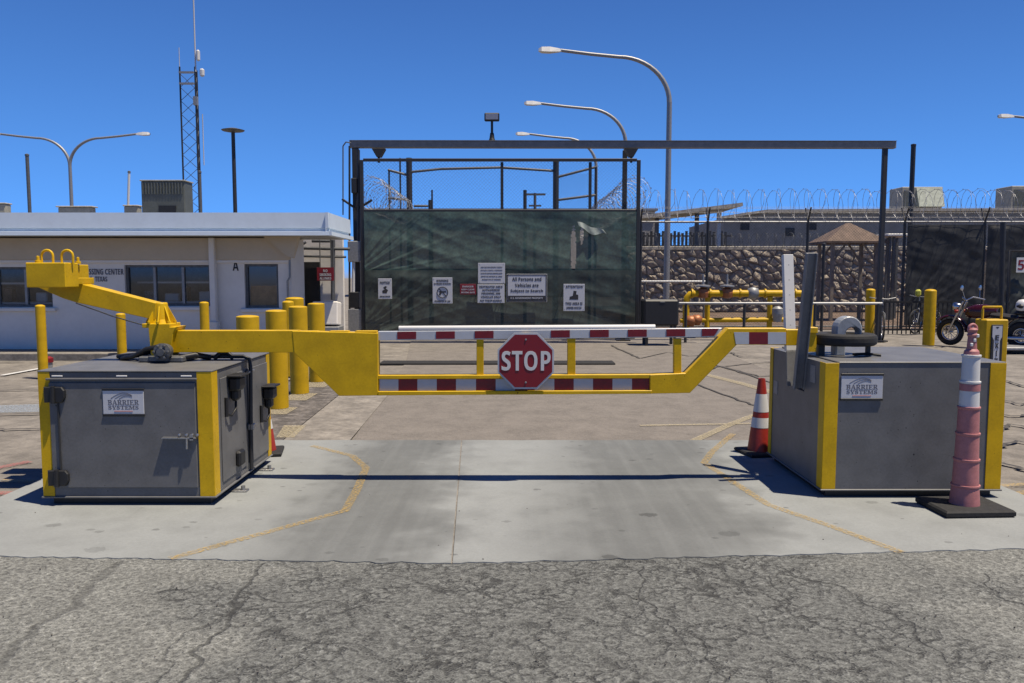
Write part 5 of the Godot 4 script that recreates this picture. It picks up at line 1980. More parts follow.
	for i in 13:
		var a := PI - PI * i / 12.0
		inn.append(Vector2(0.028, 0.175) + Vector2(cos(a) * 0.055, sin(a) * 0.045))
	inn.reverse()
	var hp := [Vector2(-0.100, 0.0)]
	hp.append_array(hk)
	hp.append(Vector2(0.088, 0.14))
	hp.append_array(inn)
	hp.append(Vector2(-0.027, 0.0))
	mb.prism(hp, -0.055, 0.055, 0.008, Transform3D(Basis(), Vector3(-0.30, y1 + 0.012, zs + 0.02)))
	part("catch_hook", mb, mat(Color(0.30, 0.32, 0.34), 0.45, 0.8, 0.08, 2.0), o)
	mb = MB.new()
	mb.lathe(Vector3(-0.315, y1 + 0.095, zs + 0.02), [Vector2(0.13, 0.0), Vector2(0.215, 0.0), Vector2(0.232, 0.012), Vector2(0.236, 0.03), Vector2(0.236, 0.06), Vector2(0.230, 0.078), Vector2(0.21, 0.088), Vector2(0.135, 0.088), Vector2(0.125, 0.07), Vector2(0.125, 0.01), Vector2(0.13, 0.0)], 36)
	part("rubber_ring", mb, M.rubber, o)
	mb = MB.new()
	mb.box(Vector3(-0.50, y1 + 0.05, zs + 0.02), Vector3(0.05, 0.10, 0.05))
	part("ring_stand", mb, M.dark_steel, o)
	mb = MB.new()
	mb.box(Vector3(-0.13, y1 + 0.05, zs + 0.02), Vector3(0.03, 0.10, 0.03))
	part("ring_stand", mb, M.dark_steel, o)
	mb = MB.new()
	mb.tube([Vector3(-0.25, y1 + 0.02, zs + 0.03), Vector3(-0.17, y1 + 0.03, zs + 0.10), Vector3(-0.08, y1 + 0.022, zs + 0.14)], 0.011, 6)
	part("lanyard", mb, M.black, o)

# ================================================================ the beam itself
func front(mb: MB, pix: Array, d0: float, d1: float, bev := 0.004):   # an outline read from the photograph at the beam's own distance, with the beam's real thickness
	var p := []
	for q in pix:
		var v := at(q[0], q[1], d0)
		p.append(Vector2(v.x, v.y))
	mb.prism(p, -d0, -d1, bev)

func build_crash_beam():
	var d0 := 6.15
	var d1 := 6.24
	var piv := at(160, 350, 6.15)
	var o := thing("crash_beam", "yellow crash barrier beam with red and white stripes and counterweight", "barrier", Vector3(piv.x, 0.96, -6.15))
	# pivot: hub box, flange, fluted cap
	var mb := MB.new()
	front(mb, [[148, 327], [176, 327], [173, 334], [170, 354], [166, 357], [151, 357]], 6.10, 6.30)
	part("pivot_hub", mb, M.yellow, o, true)
	mb = MB.new()
	var fx := at(161.5, 325, 6.20)
	mb.box(Vector3(fx.x, fx.y, -6.20), Vector3(0.215, 0.032, 0.20), Basis(), 0.004)
	part("flange", mb, M.yellow, o, true)
	mb = MB.new()
	var ct := at(161.5, 302.5, 6.20)
	var r0 := 0.060
	mb.lathe(Vector3(fx.x, fx.y + 0.016, -6.20), [Vector2(0.075, 0), Vector2(0.062, 0.03), Vector2(0.050, 0.15), Vector2(0.045, ct.y - fx.y - 0.016), Vector2(0, ct.y - fx.y - 0.016)], 20)
	part("pivot_cap", mb, M.yellow, o, true)
	for k in 8:
		mb = MB.new()
		var a := TAU * k / 8.0 + 0.2
		mb.prism([Vector2(0.045, 0.0), Vector2(0.112, 0.0), Vector2(0.112, 0.012), Vector2(0.052, 0.13), Vector2(0.045, 0.13)], -0.005, 0.005, 0.0, Transform3D(Basis(Vector3.UP, a), Vector3(fx.x, fx.y + 0.016, -6.20)))
		part("rib", mb, M.yellow, o, true)
	for k in 8:
		mb = MB.new()
		var a := TAU * k / 8.0 + 0.2 + PI / 8.0
		mb.lathe(Vector3(fx.x + cos(a) * 0.098, fx.y + 0.016, -6.20 + sin(a) * 0.115), [Vector2(0.012, 0), Vector2(0.012, 0.018), Vector2(0, 0.02)], 6)
		part("bolt", mb, M.yellow, o, true)
	# counterweight arm, rising to the left
	mb = MB.new()
	front(mb, [[37, 287], [50, 279], [76, 282.5], [156, 303], [155, 320], [76, 302.5], [62, 298]], 6.14, 6.26)
	part("counterweight_arm", mb, M.yellow, o, true)
	# weights: one before and one behind the arm
	mb = MB.new()
	var wa := at(25, 262.5, 5.86)
	var wb := at(66, 287.5, 5.86)
	mb.box(Vector3((wa.x + wb.x) * 0.5, (wa.y + wb.y) * 0.5, -5.95), Vector3(wb.x - wa.x, wa.y - wb.y, 0.18), Basis(), 0.006)
	var cw := part("counterweight", mb, M.yellow, o, true)
	var wc := at(70, 264.5, 6.30)
	var wd := at(77.5, 284.5, 6.30)
	mb = MB.new()
	mb.box(Vector3(wd.x - 0.155, (wc.y + wd.y) * 0.5, -6.39), Vector3(0.31, wc.y - wd.y, 0.18), Basis(), 0.006)
	part("counterweight", mb, M.yellow, o, true)
	mb = MB.new()
	mb.box(Vector3((wa.x + wb.x) * 0.5, wb.y + 0.045, -6.17), Vector3(0.24, 0.05, 0.28), Basis(), 0.004)
	part("saddle", mb, M.yellow, o, true)
	for q in [47.5, 67.5]:
		var e := at(q, 262, 5.95)
		mb = MB.new()
		var pts := [Vector3(e.x - 0.042, wa.y - 0.01, -5.95), Vector3(e.x - 0.042, wa.y + 0.04, -5.95)]
		for k in 9:
			var a := PI - PI * k / 8.0
			pts.append(Vector3(e.x + cos(a) * 0.042, wa.y + 0.05 + sin(a) * 0.042, -5.95))
		pts.append(Vector3(e.x + 0.042, wa.y + 0.04, -5.95))
		pts.append(Vector3(e.x + 0.042, wa.y - 0.01, -5.95))
		mb.tube(pts, 0.0095, 8)
		part("lifting_eye", mb, M.yellow, o, true)
	for q in [[38, 5.9], [78, 6.32]]:
		var e := at(q[0], 262, q[1])
		mb = MB.new()
		mb.lathe(Vector3(e.x, wa.y - 0.004, -q[1]), [Vector2(0.022, 0), Vector2(0.022, 0.02), Vector2(0.012, 0.022), Vector2(0.012, 0.05), Vector2(0, 0.055)], 8)
		part("bolt", mb, M.yellow, o, true)
	mb = MB.new()
	mb.tube([at(76, 303, 6.12), at(112, 316, 6.12), at(148, 326.5, 6.12)], 0.005, 6)
	part("stay_cable", mb, M.dark_steel, o, true)
	# left arm and deep gusset
	mb = MB.new()
	front(mb, [[170, 330.5], [298, 330.5], [298, 352.5], [170, 352.5]], d0, d1)
	part("arm", mb, M.yellow, o, true)
	mb = MB.new()
	front(mb, [[292, 331], [378, 333], [378, 395.5], [339, 396], [294, 352.5]], d0 - 0.004, d1 + 0.004)
	part("gusset", mb, M.yellow, o, true)
	mb = MB.new()
	for q in [[295, 318], [330, 349], [356, 377]]:
		var a := at(q[0], 332, 6.19)
		var b := at(q[1], 332.5, 6.19)
		mb.box(Vector3((a.x + b.x) * 0.5, a.y + 0.004, -6.195), Vector3(b.x - a.x, 0.012, 0.08), Basis(), 0.002)
	part("weld_strap", mb, M.yellow, o, true)
	# top rail, white with red reflectors, and the pale pipe laid along it
	mb = MB.new()
	front(mb, [[378, 331.5], [722, 328], [716, 337], [378, 340.5]], d0 + 0.015, d1 - 0.015, 0.003)
	var tr := part("top_rail", mb, M.reflect_white, o, true)
	for q in [397.3, 436, 474.7, 551, 590, 628, 666.5, 702]:
		mb = MB.new()
		var x1: float = minf(q + 18.8, 719.0)
		var ya: float = 331.4 - 3.5 * (q - 378) / 344.0
		front(mb, [[q, ya + 0.5], [x1, ya + 0.3], [x1 - (5.0 if q > 700 else 0.0), ya + 7.8], [q, ya + 8.0]], d0 + 0.011, d0 + 0.017, 0.0)
		part("reflector", mb, M.reflect_red, tr)
	mb = MB.new()
	mb.tube([at(399, 328.7, 6.195), at(655, 327.2, 6.195)], 0.022, 12)
	part("pipe", mb, M.white, o, true)
	# uprights
	for q in [[476.5, 483.5], [567.5, 575.5], [674, 681.5]]:
		mb = MB.new()
		front(mb, [[q[0], 338.5], [q[1], 338.5], [q[1], 377], [q[0], 377]], d0 + 0.02, d1 - 0.02, 0.003)
		part("upright", mb, M.yellow, o, true)
	# bottom rail: web with stripes between yellow flanges
	mb = MB.new()
	front(mb, [[378, 375.5], [652, 374.5], [652, 378.3], [378, 379]], d0, d1, 0.003)
	front(mb, [[378, 391.5], [652, 390.5], [652, 393.8], [378, 395.5]], d0 - 0.012, d1 + 0.012, 0.003)
	front(mb, [[378, 378.6], [652, 377.9], [652, 391], [378, 392]], d0 + 0.02, d1 - 0.02, 0.0)
	var br := part("bottom_rail", mb, M.yellow, o, true)
	var xs := [379.5, 398.4, 417.4, 436.7, 456.0, 476.0, 495.7, 515.0, 534.7, 554.3, 573.7, 593.0, 612.5, 632.0, 650.5]
	for i in xs.size() - 1:
		mb = MB.new()
		var y: float = 379.0 - 0.7 * (xs[i] - 378) / 272.0
		front(mb, [[xs[i], y + 0.2], [xs[i + 1], y + 0.2], [xs[i + 1], y + 12.4], [xs[i], y + 12.6]], d0 + 0.016, d0 + 0.022, 0.0)
		part("stripe", mb, M.reflect_white if i % 2 == 0 else M.reflect_red, br)
	# gooseneck up to the catch
	mb = MB.new()
	front(mb, [[650, 374.7], [685.5, 373.2], [728, 328.3], [786, 328.3], [786, 345], [737, 344.6], [690, 393], [650, 393.8]], d0 - 0.006, d1 + 0.006)
	var gn := part("gooseneck", mb, M.yellow, o, true)
	var gx := [733.0, 749.0, 768.0, 786.0]
	for i in 3:
		mb = MB.new()
		front(mb, [[gx[i] - (0.0 if i else -1.0), 332.2], [gx[i + 1], 332.2], [gx[i + 1], 344.2], [gx[i] + (0.0 if i else 3.0), 344.2]], d0 - 0.0085, d0 - 0.005, 0.0)
		part("stripe", mb, M.reflect_white if i != 1 else M.reflect_red, gn)
	mb = MB.new()
	front(mb, [[786, 329.5], [806, 329.5], [806, 345.5], [786, 345.5]], d0 + 0.01, d1 - 0.01)
	part("beam_end", mb, M.yellow, o, true)
	mb = MB.new()
	front(mb, [[805, 328], [816.5, 328], [816.5, 352], [805, 352]], d0, d1, 0.003)
	front(mb, [[803, 327.5], [818, 327.5], [818, 333], [803, 333]], d0 - 0.015, d1 + 0.015, 0.003)
	part("end_plate", mb, M.yellow, o, true)
	# stop sign: red octagon, white rim, letters
	var c := at(525.8, 361, 6.1)
	var s := at(554, 361, 6.1).x - c.x
	var oct := func(r: float) -> Array:
		var p := []
		for k in 8:
			var a := PI / 8.0 + k * PI / 4.0
			p.append(Vector2(c.x + cos(a) * r / cos(PI / 8.0), c.y + sin(a) * r / cos(PI / 8.0)))
		return p
	mb = MB.new()
	mb.prism(oct.call(s), -6.098, -6.104, 0.001)
	var sg := part("stop_sign", mb, M.reflect_white, o, true)
	mb = MB.new()
	mb.prism(oct.call(s - 0.014), -6.0955, -6.0985)
	part("face", mb, M.sign_red, sg)
	text(sg, "lettering", "STOP", Vector3(c.x + 0.002, c.y + 0.002, -6.0945), 0.150, 0.376, M.white)
	mb = MB.new()
	for y in [0.165, -0.165]:
		mb.lathe(Vector3(c.x, c.y + y, -6.096), [Vector2(0.008, 0), Vector2(0.007, 0.005), Vector2(0, 0.006)], 8, false, Basis.from_euler(Vector3(PI * 0.5, 0, 0)))
	part("bolt", mb, M.galv, sg)
	mb = MB.new()
	mb.box(Vector3(c.x, c.y, -6.135), Vector3(0.05, 0.40, 0.06))
	part("sign_bracket", mb, M.yellow, o, true)

# ================================================================ bollards
func build_bollards():
	var mk := func(called: String, label: String, p: Vector3, r: float, h: float, dome: float, grp: String) -> Node3D:
		var o := thing(called, label, "bollard", p, grp)
		var mb := MB.new()
		mb.lathe(Vector3.ZERO, [Vector2(r, 0), Vector2(r, h - dome)], 28)
		part("sleeve", mb, M.yellow_old, o)
		mb = MB.new()
		var pr := []
		for k in 7:
			var a := PI * 0.5 * k / 6.0
			pr.append(Vector2(r * cos(a), h - dome + dome * sin(a)))
		pr[6].x = 0.0
		mb.lathe(Vector3.ZERO, pr, 28, true)
		part("cap", mb, M.yellow_old, o)
		return o
	var kerb := 0.10
	var q := [[275.5, 410, 310], [297.5, 395, 306], [315.8, 383, 303]]
	var labels := ["thick yellow bollard beside the barrier housing, with a grey scuff mark", "thick yellow bollard standing second from the housing's back corner", "thick yellow bollard at the gate end of the kerb row"]
	for i in 3:
		var g := gnd(q[i][0], q[i][1] - 1, 0.0)
		var top := at(q[i][0], q[i][2], -g.z)
		var b: Node3D = mk.call("bollard", labels[i], Vector3(g.x, 0, g.z - 0.12), 0.125, top.y, 0.02, "thick bollards on the kerb by the guard building")
		if i == 0:
			var mb := MB.new()
			mb.lathe(Vector3.ZERO, [Vector2(0.1252, 0.30), Vector2(0.1262, 0.33), Vector2(0.1262, 0.40), Vector2(0.1252, 0.43)], 28)
	var t := at(247.5, 315, 8.6)
	mk.call("bollard", "thick yellow bollard half hidden behind the barrier beam's arm and housing", Vector3(t.x, 0, -8.6), 0.12, t.y, 0.02, "thick bollards on the kerb by the guard building")
	t = at(294.5, 297, 13.6)
	mk.call("bollard", "yellow bollard showing only its top behind the row of thick bollards", Vector3(t.x, 0, -13.6), 0.15, t.y, 0.03, "thick bollards on the kerb by the guard building")
	t = at(288, 300.5, 12.8)
	mk.call("bollard", "slim yellow bollard squeezed between the thick ones on the kerb", Vector3(t.x, 0, -12.8), 0.09, t.y, 0.03, "thick bollards on the kerb by the guard building")
	t = at(40, 304.5, 12.6)
	mk.call("bollard", "slim yellow bollard under the counterweight, behind the housing", Vector3(t.x, 0, -12.6), 0.072, t.y, 0.03, "slim bollards before the guard building")
	t = at(120.5, 313, 15.2)
	mk.call("bollard", "slim yellow bollard before the building wall below the lettering", Vector3(t.x, 0, -15.2), 0.085, t.y, 0.03, "slim bollards before the guard building")
	t = at(204, 301.5, 15.2)
	mk.call("bollard", "slim yellow bollard before the downspout of the white building", Vector3(t.x, 0, -15.2), 0.085, t.y, 0.03, "slim bollards before the guard building")
	for e in [[869, 337, 288.5, 0.115, "round-topped yellow bollard at the end of the guard rail"], [928.3, 345, 289, 0.128, "round-topped yellow bollard beside the motorcycle"]]:
		var g := gnd(e[0], e[1])
		var top := at(e[0], e[2], -g.z)
		mk.call("bollard", e[4], Vector3(g.x, 0, g.z), e[3], top.y, 0.05, "round-topped bollards right of the gate")

# ================================================================ cones
func build_cones():
	# tall faded delineator
	var g := gnd(964, 510)
	var o := thing("channelizer_post", "tall faded pink delineator with white bands on a black rubber base", "traffic post", g)
	o.rotation.y = 0.05
	var mb := MB.new()
	mb.prism([Vector2(-0.24, -0.19), Vector2(0.24, -0.19), Vector2(0.24, 0.19), Vector2(-0.24, 0.19)], 0.0, 0.048, 0.012, Transform3D(Basis(Vector3.RIGHT, Vector3.FORWARD, Vector3.UP), Vector3.ZERO))
	part("base", mb, M.rubber, o)
	var ys := [0.045, 0.185, 0.365, 0.545, 0.725, 0.90, 1.08]
	var rs := [0.096, 0.082, 0.074, 0.068, 0.062, 0.056, 0.051]
	for i in 6:
		mb = MB.new()
		mb.lathe(Vector3.ZERO, [Vector2(rs[i] * (1.02 if i else 1.0), ys[i]), Vector2(rs[i + 1] + 0.004, ys[i + 1] - 0.018), Vector2(rs[i + 1] + 0.010, ys[i + 1] - 0.010), Vector2(rs[i + 1] + 0.010, ys[i + 1]), Vector2(rs[i + 1] - 0.004, ys[i + 1] + 0.002)], 28)
		part("section", mb, M.pink if i < 4 else M.white, o)
	mb = MB.new()
	mb.lathe(Vector3.ZERO, [Vector2(0.0640, 0.835), Vector2(0.0635, 0.882)], 28)
	part("band", mb, M.pink, o)
	mb = MB.new()
	mb.lathe(Vector3.ZERO, [Vector2(0.050, 1.078), Vector2(0.046, 1.105), Vector2(0.032, 1.12), Vector2(0.027, 1.20), Vector2(0.034, 1.215), Vector2(0.026, 1.23), Vector2(0.033, 1.25), Vector2(0.024, 1.262), Vector2(0.0, 1.266)], 16, false)
	var tor := []
	for k in 16:
		tor.append(Vector3(cos(TAU * k / 16) * 0.026, 1.255 + sin(TAU * k / 16) * 0.03, 0))
	mb.tube(tor, 0.011, 8, -1.0, true)
	part("handle", mb, M.pink, o)
	for k in 3:
		mb = MB.new()
		mb.box(Vector3(0.02 * (k - 1), 1.15 + 0.03 * k, 0.028), Vector3(0.018, 0.022, 0.012), Basis(), 0.003)
		part("scuff", mb, M.white, o)
	# orange cones
	for q in [[757.5, 455, 380, 0.04, "orange traffic cone with white bands behind the catch housing"], [266, 455, 385, -0.04, "orange traffic cone behind the back corner of the drive housing"]]:
		var p := gnd(q[0], q[1])
		var h := at(q[0], q[2], -p.z - 0.05).y
		var c := thing("traffic_cone", q[4], "traffic cone", Vector3(p.x + q[3], 0, p.z - 0.06), "orange traffic cones")
		c.rotation.y = 0.2
		mb = MB.new()
		mb.prism([Vector2(-0.17, -0.17), Vector2(0.17, -0.17), Vector2(0.17, 0.17), Vector2(-0.17, 0.17)], 0.0, 0.035, 0.01, Transform3D(Basis(Vector3.RIGHT, Vector3.FORWARD, Vector3.UP), Vector3.ZERO))
		part("base", mb, M.rubber, c)
		var rad := func(y: float) -> float:
			return lerpf(0.112, 0.030, (y - 0.035) / (h - 0.035))
		for e in [[0.035, 0.36, "orange"], [0.36, 0.49, "white"], [0.49, 0.565, "orange"], [0.565, 0.80, "white"], [0.80, 1.0, "orange"]]:
			var ya: float = maxf(e[0] * h, 0.035)
			var yb: float = e[1] * h
			mb = MB.new()
			var g2 := 0.0015 if e[2] == "white" else 0.0
			var pr := [Vector2(rad.call(ya) + g2, ya), Vector2(rad.call(yb) + g2, yb)]
			if e[1] == 1.0:
				pr.append(Vector2(0.022, h))
				pr.append(Vector2(0.022, h - 0.05))
			mb.lathe(Vector3.ZERO, pr, 28)
			part("band" if e[2] == "white" else "section", mb, M[e[2]], c)

# ================================================================ bikes
func wheel(parent: Node3D, c: Vector3, r: float, tyre: float, spokes: int, ax: Vector3):   # axle along ax
	var u := Vector3.UP
	var f := ax.cross(u).normalized()
	var mb := MB.new()
	var ring := []
	for k in 28:
		var a := TAU * k / 28
		ring.append(c + (f * cos(a) + u * sin(a)) * (r - tyre))
	mb.tube(ring, tyre, 8, -1.0, true)
	var w := part("wheel", mb, M.rubber, parent)
	mb = MB.new()
	ring = []
	for k in 28:
		var a := TAU * k / 28
		ring.append(c + (f * cos(a) + u * sin(a)) * (r - tyre * 2.1))
	mb.tube(ring, tyre * 0.45, 6, -1.0, true)
	for k in spokes:
		var a := TAU * k / spokes
		mb.tube([c + ax * (0.03 if k % 2 else -0.03), c + (f * cos(a) + u * sin(a)) * (r - tyre * 2.2)], 0.0025 if tyre < 0.04 else 0.006, 4)
	mb.tube([c - ax * 0.06, c + ax * 0.06], 0.03, 8)
	part("rim", mb, M.chrome, w)

func bicycle(label: String, p: Vector3, turn: float, col: Material, light: bool):
	var o := thing("bicycle", label, "bicycle", p)
	o.rotation.y = turn
	var ax := Vector3(0, 0, 1)
	wheel(o, Vector3(-0.52, 0.34, 0), 0.34, 0.022, 20, ax)
	wheel(o, Vector3(0.52, 0.34, 0), 0.34, 0.022, 20, ax)
	var bb := Vector3(0.06, 0.30, 0)
	var seat := Vector3(0.22, 0.82, 0)
	var head := Vector3(-0.36, 0.86, 0)
	var hd2 := Vector3(-0.40, 0.72, 0)
	var mb := MB.new()
	for e in [[bb, seat], [seat + Vector3(-0.02, -0.05, 0), head], [bb, hd2], [head, hd2]]:
		mb.tube([e[0], e[1]], 0.018, 8)
	for s in [-0.05, 0.05]:
		mb.tube([bb, Vector3(0.52, 0.34, s)], 0.011, 6)
		mb.tube([seat, Vector3(0.52, 0.34, s)], 0.010, 6)
	part("frame", mb, col, o)
	mb = MB.new()
	for s in [-0.05, 0.05]:
		mb.tube([hd2, hd2 + Vector3(-0.02, -0.06, s), Vector3(-0.52, 0.34, s)], 0.013, 6)
	part("fork", mb, M.galv, o)
	mb = MB.new()
	mb.tube([head, head + Vector3(0.0, 0.16, 0)], 0.014, 6)
	mb.tube([head + Vector3(0.05, 0.20, -0.3), head + Vector3(-0.02, 0.17, -0.12), head + Vector3(-0.02, 0.16, 0.12), head + Vector3(0.05, 0.20, 0.3)], 0.014, 6)
	part("handlebar", mb, M.galv, o)
	mb = MB.new()
	mb.tube([seat, seat + Vector3(0.02, 0.12, 0)], 0.014, 6)
	mb.prism([Vector2(-0.16, -0.015), Vector2(-0.10, -0.04), Vector2(0.12, -0.09), Vector2(0.12, 0.09), Vector2(-0.10, 0.04), Vector2(-0.16, 0.015)], 0.0, 0.05, 0.012, Transform3D(Basis(Vector3.RIGHT, Vector3.FORWARD, Vector3.UP), seat + Vector3(0.02, 0.11, 0)))
	part("saddle", mb, M.black, o)
	mb = MB.new()
	mb.lathe(bb, [Vector2(0, -0.03), Vector2(0.09, -0.03), Vector2(0.09, -0.024), Vector2(0, -0.024)], 16, false, Basis.from_euler(Vector3(PI * 0.5, 0, 0)))
	mb.tube([bb + Vector3(0, 0, 0.05), bb + Vector3(0.13, -0.1, 0.06)], 0.01, 6)
	mb.tube([bb + Vector3(0, 0, -0.05), bb + Vector3(-0.13, 0.1, -0.06)], 0.01, 6)
	part("crank", mb, M.galv, o)
	if light:
		mb = MB.new()
		mb.box(head + Vector3(-0.08, 0.27, 0), Vector3(0.16, 0.20, 0.14), Basis(), 0.05)
		part("bag", mb, mat(Color(0.42, 0.42, 0.05), 0.7, 0.8, 0.1, 3.0), o)

func build_bikes():
	bicycle("dark bicycle leaning by the gantry's right post, wheel to the camera", gnd(884, 340) + Vector3(0.05, 0, -0.35), 1.25, M.dark_steel, false)
	bicycle("bicycle with a small yellow bag behind the round-topped bollard", gnd(926, 334) + Vector3(0.1, 0, -0.25), 0.6, M.dark_steel, true)
	# motorcycle, front wheel turned to the camera's left
	var p := gnd(947, 350)
	var o := thing("motorcycle", "dark red motorcycle with chrome parts parked before the black screen", "motorcycle", p + Vector3(1.12, 0, -0.6))
	o.rotation.y = -0.95
	var ax := Vector3(0, 0, 1)
	wheel(o, Vector3(-0.72, 0.31, 0), 0.31, 0.06, 14, ax)
	wheel(o, Vector3(0.78, 0.31, 0), 0.31, 0.075, 14, ax)
	for q in [[-0.72, 0.36, 0.09, -0.3, 2.4], [0.78, 0.38, 0.11, 0.2, 2.9]]:
		var mb := MB.new()
		mb.st.set_smooth_group(3)
		var row := []
		for k in 13:
			var a := lerpf(q[3] + 0.35, q[4], k / 12.0)
			var r := []
			for m in 7:
				var t := PI * m / 6.0
				var rr: float = q[1] + 0.04 * sin(t)
				r.append(Vector3(q[0] + cos(a) * rr, 0.31 + sin(a) * rr, cos(t) * q[2]))
			row.append(r)
		for k in 12:
			for m in 6:
				mb.quad(row[k][m], row[k + 1][m], row[k + 1][m + 1], row[k][m + 1], row[k][m] - Vector3(q[0], 0.31, 0))
		part("fender", mb, M.red_dark, o)
	var mb := MB.new()
	for s in [-0.09, 0.09]:
		mb.tube([Vector3(-0.72, 0.31, s), Vector3(-0.42, 1.02, s)], 0.026, 8)
	part("fork", mb, M.chrome, o)
	mb = MB.new()
	mb.lathe(Vector3(-0.56, 0.90, 0), [Vector2(0.0, 0.10), Vector2(0.09, 0.095), Vector2(0.10, 0.06), Vector2(0.07, -0.06), Vector2(0, -0.08)], 16, true, Basis.from_euler(Vector3(0, 0, PI * 0.5)))
	part("headlight", mb, M.chrome, o)
	mb = MB.new()
	mb.tube([Vector3(-0.18, 1.06, -0.42), Vector3(-0.36, 1.12, -0.25), Vector3(-0.42, 1.04, 0), Vector3(-0.36, 1.12, 0.25), Vector3(-0.18, 1.06, 0.42)], 0.016, 8)
	part("handlebar", mb, M.chrome, o)
	for s in [-1, 1]:
		mb = MB.new()
		mb.tube([Vector3(-0.26, 1.08, s * 0.34), Vector3(-0.30, 1.30, s * 0.42)], 0.007, 6)
		mb.lathe(Vector3(-0.30, 1.33, s * 0.43), [Vector2(0, -0.015), Vector2(0.06, -0.01), Vector2(0.06, 0.01), Vector2(0, 0.015)], 14, false, Basis.from_euler(Vector3(0, 0, PI * 0.5)))
		part("mirror", mb, M.chrome, o)
		mb = MB.new()
		mb.lathe(Vector3(-0.52, 0.80, s * 0.17), [Vector2(0, -0.04), Vector2(0.035, -0.03), Vector2(0.035, 0.03), Vector2(0, 0.04)], 10, true, Basis.from_euler(Vector3(0, 0, PI * 0.5)))
		part("indicator", mb, M.orange, o)
	# tank, seat, engine, exhaust
	mb = MB.new()
	mb.lathe(Vector3(-0.08, 0.80, 0), [Vector2(0, -0.36), Vector2(0.10, -0.32), Vector2(0.16, -0.12), Vector2(0.17, 0.08), Vector2(0.12, 0.28), Vector2(0, 0.34)], 18, true, Basis.from_euler(Vector3(0, 0, PI * 0.5 + 0.08)))
	part("tank", mb, M.red_dark, o)
	mb = MB.new()
	mb.box(Vector3(0.42, 0.72, 0), Vector3(0.55, 0.11, 0.30), Basis.from_euler(Vector3(0, 0, -0.1)), 0.05)
	mb.box(Vector3(0.78, 0.80, 0), Vector3(0.28, 0.10, 0.22), Basis(), 0.045)
	part("seat", mb, M.black, o)
	mb = MB.new()
	mb.box(Vector3(0.05, 0.42, 0), Vector3(0.5, 0.26, 0.26), Basis(), 0.05)
	for k in 6:
		mb.lathe(Vector3(-0.06, 0.52 + k * 0.028, 0), [Vector2(0, 0), Vector2(0.10, 0), Vector2(0.10, 0.014), Vector2(0, 0.014)], 14, false, Basis.from_euler(Vector3(0, 0, 0.25)))
	part("engine", mb, M.galv, o)
	mb = MB.new()
	mb.tube([Vector3(-0.62 + 0.35, 0.95, 0), Vector3(-0.35, 0.35, 0), Vector3(-0.2, 0.24, 0), Vector3(0.4, 0.24, 0), Vector3(0.78, 0.31, 0.12)], 0.028, 8)
	part("frame", mb, M.black, o)
	mb = MB.new()
	mb.tube([Vector3(-0.12, 0.5, 0.14), Vector3(-0.22, 0.35, 0.17), Vector3(0.1, 0.24, 0.18), Vector3(0.9, 0.27, 0.2), Vector3(1.05, 0.28, 0.2)], 0.038, 10, 0.045)
	part("exhaust", mb, M.chrome, o)
	mb = MB.new()
	mb.tube([Vector3(0.1, 0.25, 0.12), Vector3(0.14, 0.0, 0.26)], 0.012, 6)
	part("kickstand", mb, M.black, o)
	# helmet on the saddle
	var h := thing("helmet", "white motorcycle helmet resting on the dark red motorcycle's seat", "helmet", o.transform * Vector3(0.78, 0.85, 0))
	mb = MB.new()
	mb.lathe(Vector3.ZERO, [Vector2(0.09, 0), Vector2(0.125, 0.03), Vector2(0.14, 0.10), Vector2(0.125, 0.18), Vector2(0.08, 0.235), Vector2(0, 0.25)], 20, true)
	part("shell", mb, M.white, h)
	mb = MB.new()
	mb.box(Vector3(-0.09, 0.10, 0.05), Vector3(0.10, 0.09, 0.16), Basis(), 0.03)
	part("visor", mb, M.black, h)

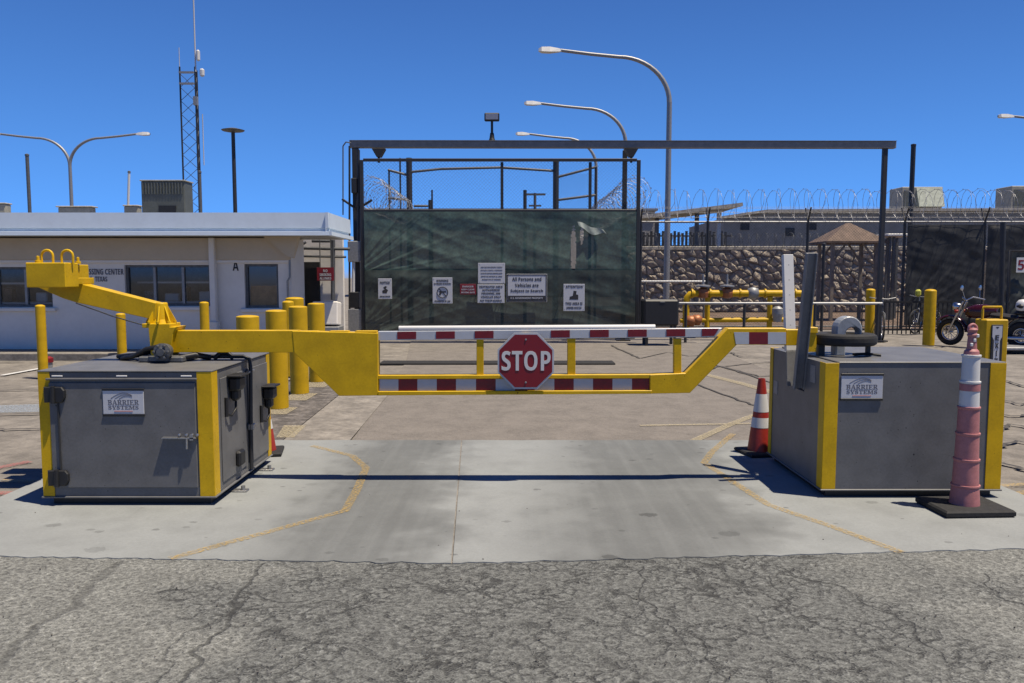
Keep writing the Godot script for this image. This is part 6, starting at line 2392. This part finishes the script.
# ================================================================ exit kiosk
func build_exit_kiosk():
	var d := 9.2
	var a := at(986, 319.5, d)
	var b := at(1009, 319.5, d)
	var o := thing("exit_kiosk", "boxy yellow exit reader post with tubular handle behind the catch housing", "kiosk", Vector3((a.x + b.x) * 0.5, 0, -d - 0.11))
	var w := b.x - a.x
	var mb := MB.new()
	mb.box(Vector3(0, a.y * 0.5, 0), Vector3(w, a.y, 0.22), Basis(), 0.012)
	part("casing", mb, M.yellow_old, o)
	mb = MB.new()
	mb.tube([Vector3(-0.11, a.y - 0.01, 0), Vector3(-0.11, a.y + 0.11, 0), Vector3(-0.105, a.y + 0.14, 0), Vector3(0.105, a.y + 0.14, 0), Vector3(0.11, a.y + 0.11, 0), Vector3(0.11, a.y - 0.01, 0)], 0.014, 8)
	part("handle", mb, M.yellow_old, o)
	mb = MB.new()
	mb.box(Vector3(0.0, a.y - 0.32, 0.114), Vector3(0.135, 0.52, 0.008), Basis(), 0.003)
	var pn := part("exit_sign", mb, M.ink, o)
	mb = MB.new()
	mb.box(Vector3(0.0, a.y - 0.32, 0.119), Vector3(0.112, 0.495, 0.004))
	part("face", mb, M.paper, pn)
	mb = MB.new()
	for s in [-1, 1]:
		mb.prism([Vector2(0.0 + s * 0.056, a.y - 0.56), Vector2(0.0 + s * 0.036, a.y - 0.56), Vector2(0.0 + s * 0.036, a.y - 0.24), Vector2(0.0 + s * 0.056, a.y - 0.20)], 0.120, 0.1225)
	mb.prism([Vector2(0.0 - 0.02, a.y - 0.085), Vector2(0.0 + 0.02, a.y - 0.085), Vector2(0.0, a.y - 0.105)], 0.120, 0.1225)
	part("arrow", mb, M.ink, pn)
	for l in [["E", 0.21], ["X", 0.30], ["I", 0.39], ["T", 0.48]]:
		text(pn, "lettering", l[0], Vector3(0.0, a.y - l[1], 0.123), 0.062, 0.042 if l[0] != "I" else 0.014, M.ink)

# ================================================================ small things
func build_small():
	# step and shelf lines at the far right: a low trailer edge under the screened gate
	var d := 16.5
	var o := thing("flat_trailer", "low flat trailer edge with pale rails under the screened gate panel", "trailer", Vector3(at(1040, 350, d).x, 0, -d))
	var a := at(1006, 349, d)
	var b := at(1100, 349, d)
	var mb := MB.new()
	mb.box(Vector3((a.x + b.x) * 0.5, a.y, -d - 0.5), Vector3(b.x - a.x, 0.06, 1.0), Basis(), 0.01)
	part("deck", mb, M.galv, o, true)
	mb = MB.new()
	mb.box(Vector3((a.x + b.x) * 0.5 + 0.1, a.y * 0.5 - 0.02, -d - 0.5), Vector3(b.x - a.x - 0.3, a.y - 0.04, 0.7))
	part("chassis", mb, M.black, o, true)
	# red-topped hydrant marker behind the left housing
	var r := gnd(49, 371)
	var k := thing("valve_marker", "small red-capped valve marker beside the slim bollard", "marker", r)
	mb = MB.new()
	mb.lathe(Vector3.ZERO, [Vector2(0.06, 0), Vector2(0.06, 0.16)], 12)
	part("stem", mb, M.galv, k)
	mb = MB.new()
	mb.lathe(Vector3.ZERO, [Vector2(0.075, 0.15), Vector2(0.075, 0.22), Vector2(0.03, 0.25), Vector2(0, 0.25)], 12)
	part("cap", mb, M.sign_red, k)
	# pebbles and scraps on the asphalt and pad
	rng.seed = 321
	mb = MB.new()
	for i in 160:
		var g := gnd(rng.randf_range(-20, 1044), rng.randf_range(440, 680) if i % 3 == 0 else rng.randf_range(558, 682))
		if absf(g.x) > 3.7 and g.z < -4.6:
			continue
		var s := rng.randf_range(0.003, 0.007)
		mb.box(Vector3(g.x, s * 0.25, g.z), Vector3(s, s * 0.7, s * rng.randf_range(0.7, 1.4)), Basis.from_euler(Vector3(rng.randf(), rng.randf() * 6.0, rng.randf())))
	var gr := struct("grit", mb, mat(Color(0.20, 0.185, 0.165), 0.9, 0.5, 0.3, 4.0))
	gr.set_meta("kind", "stuff")
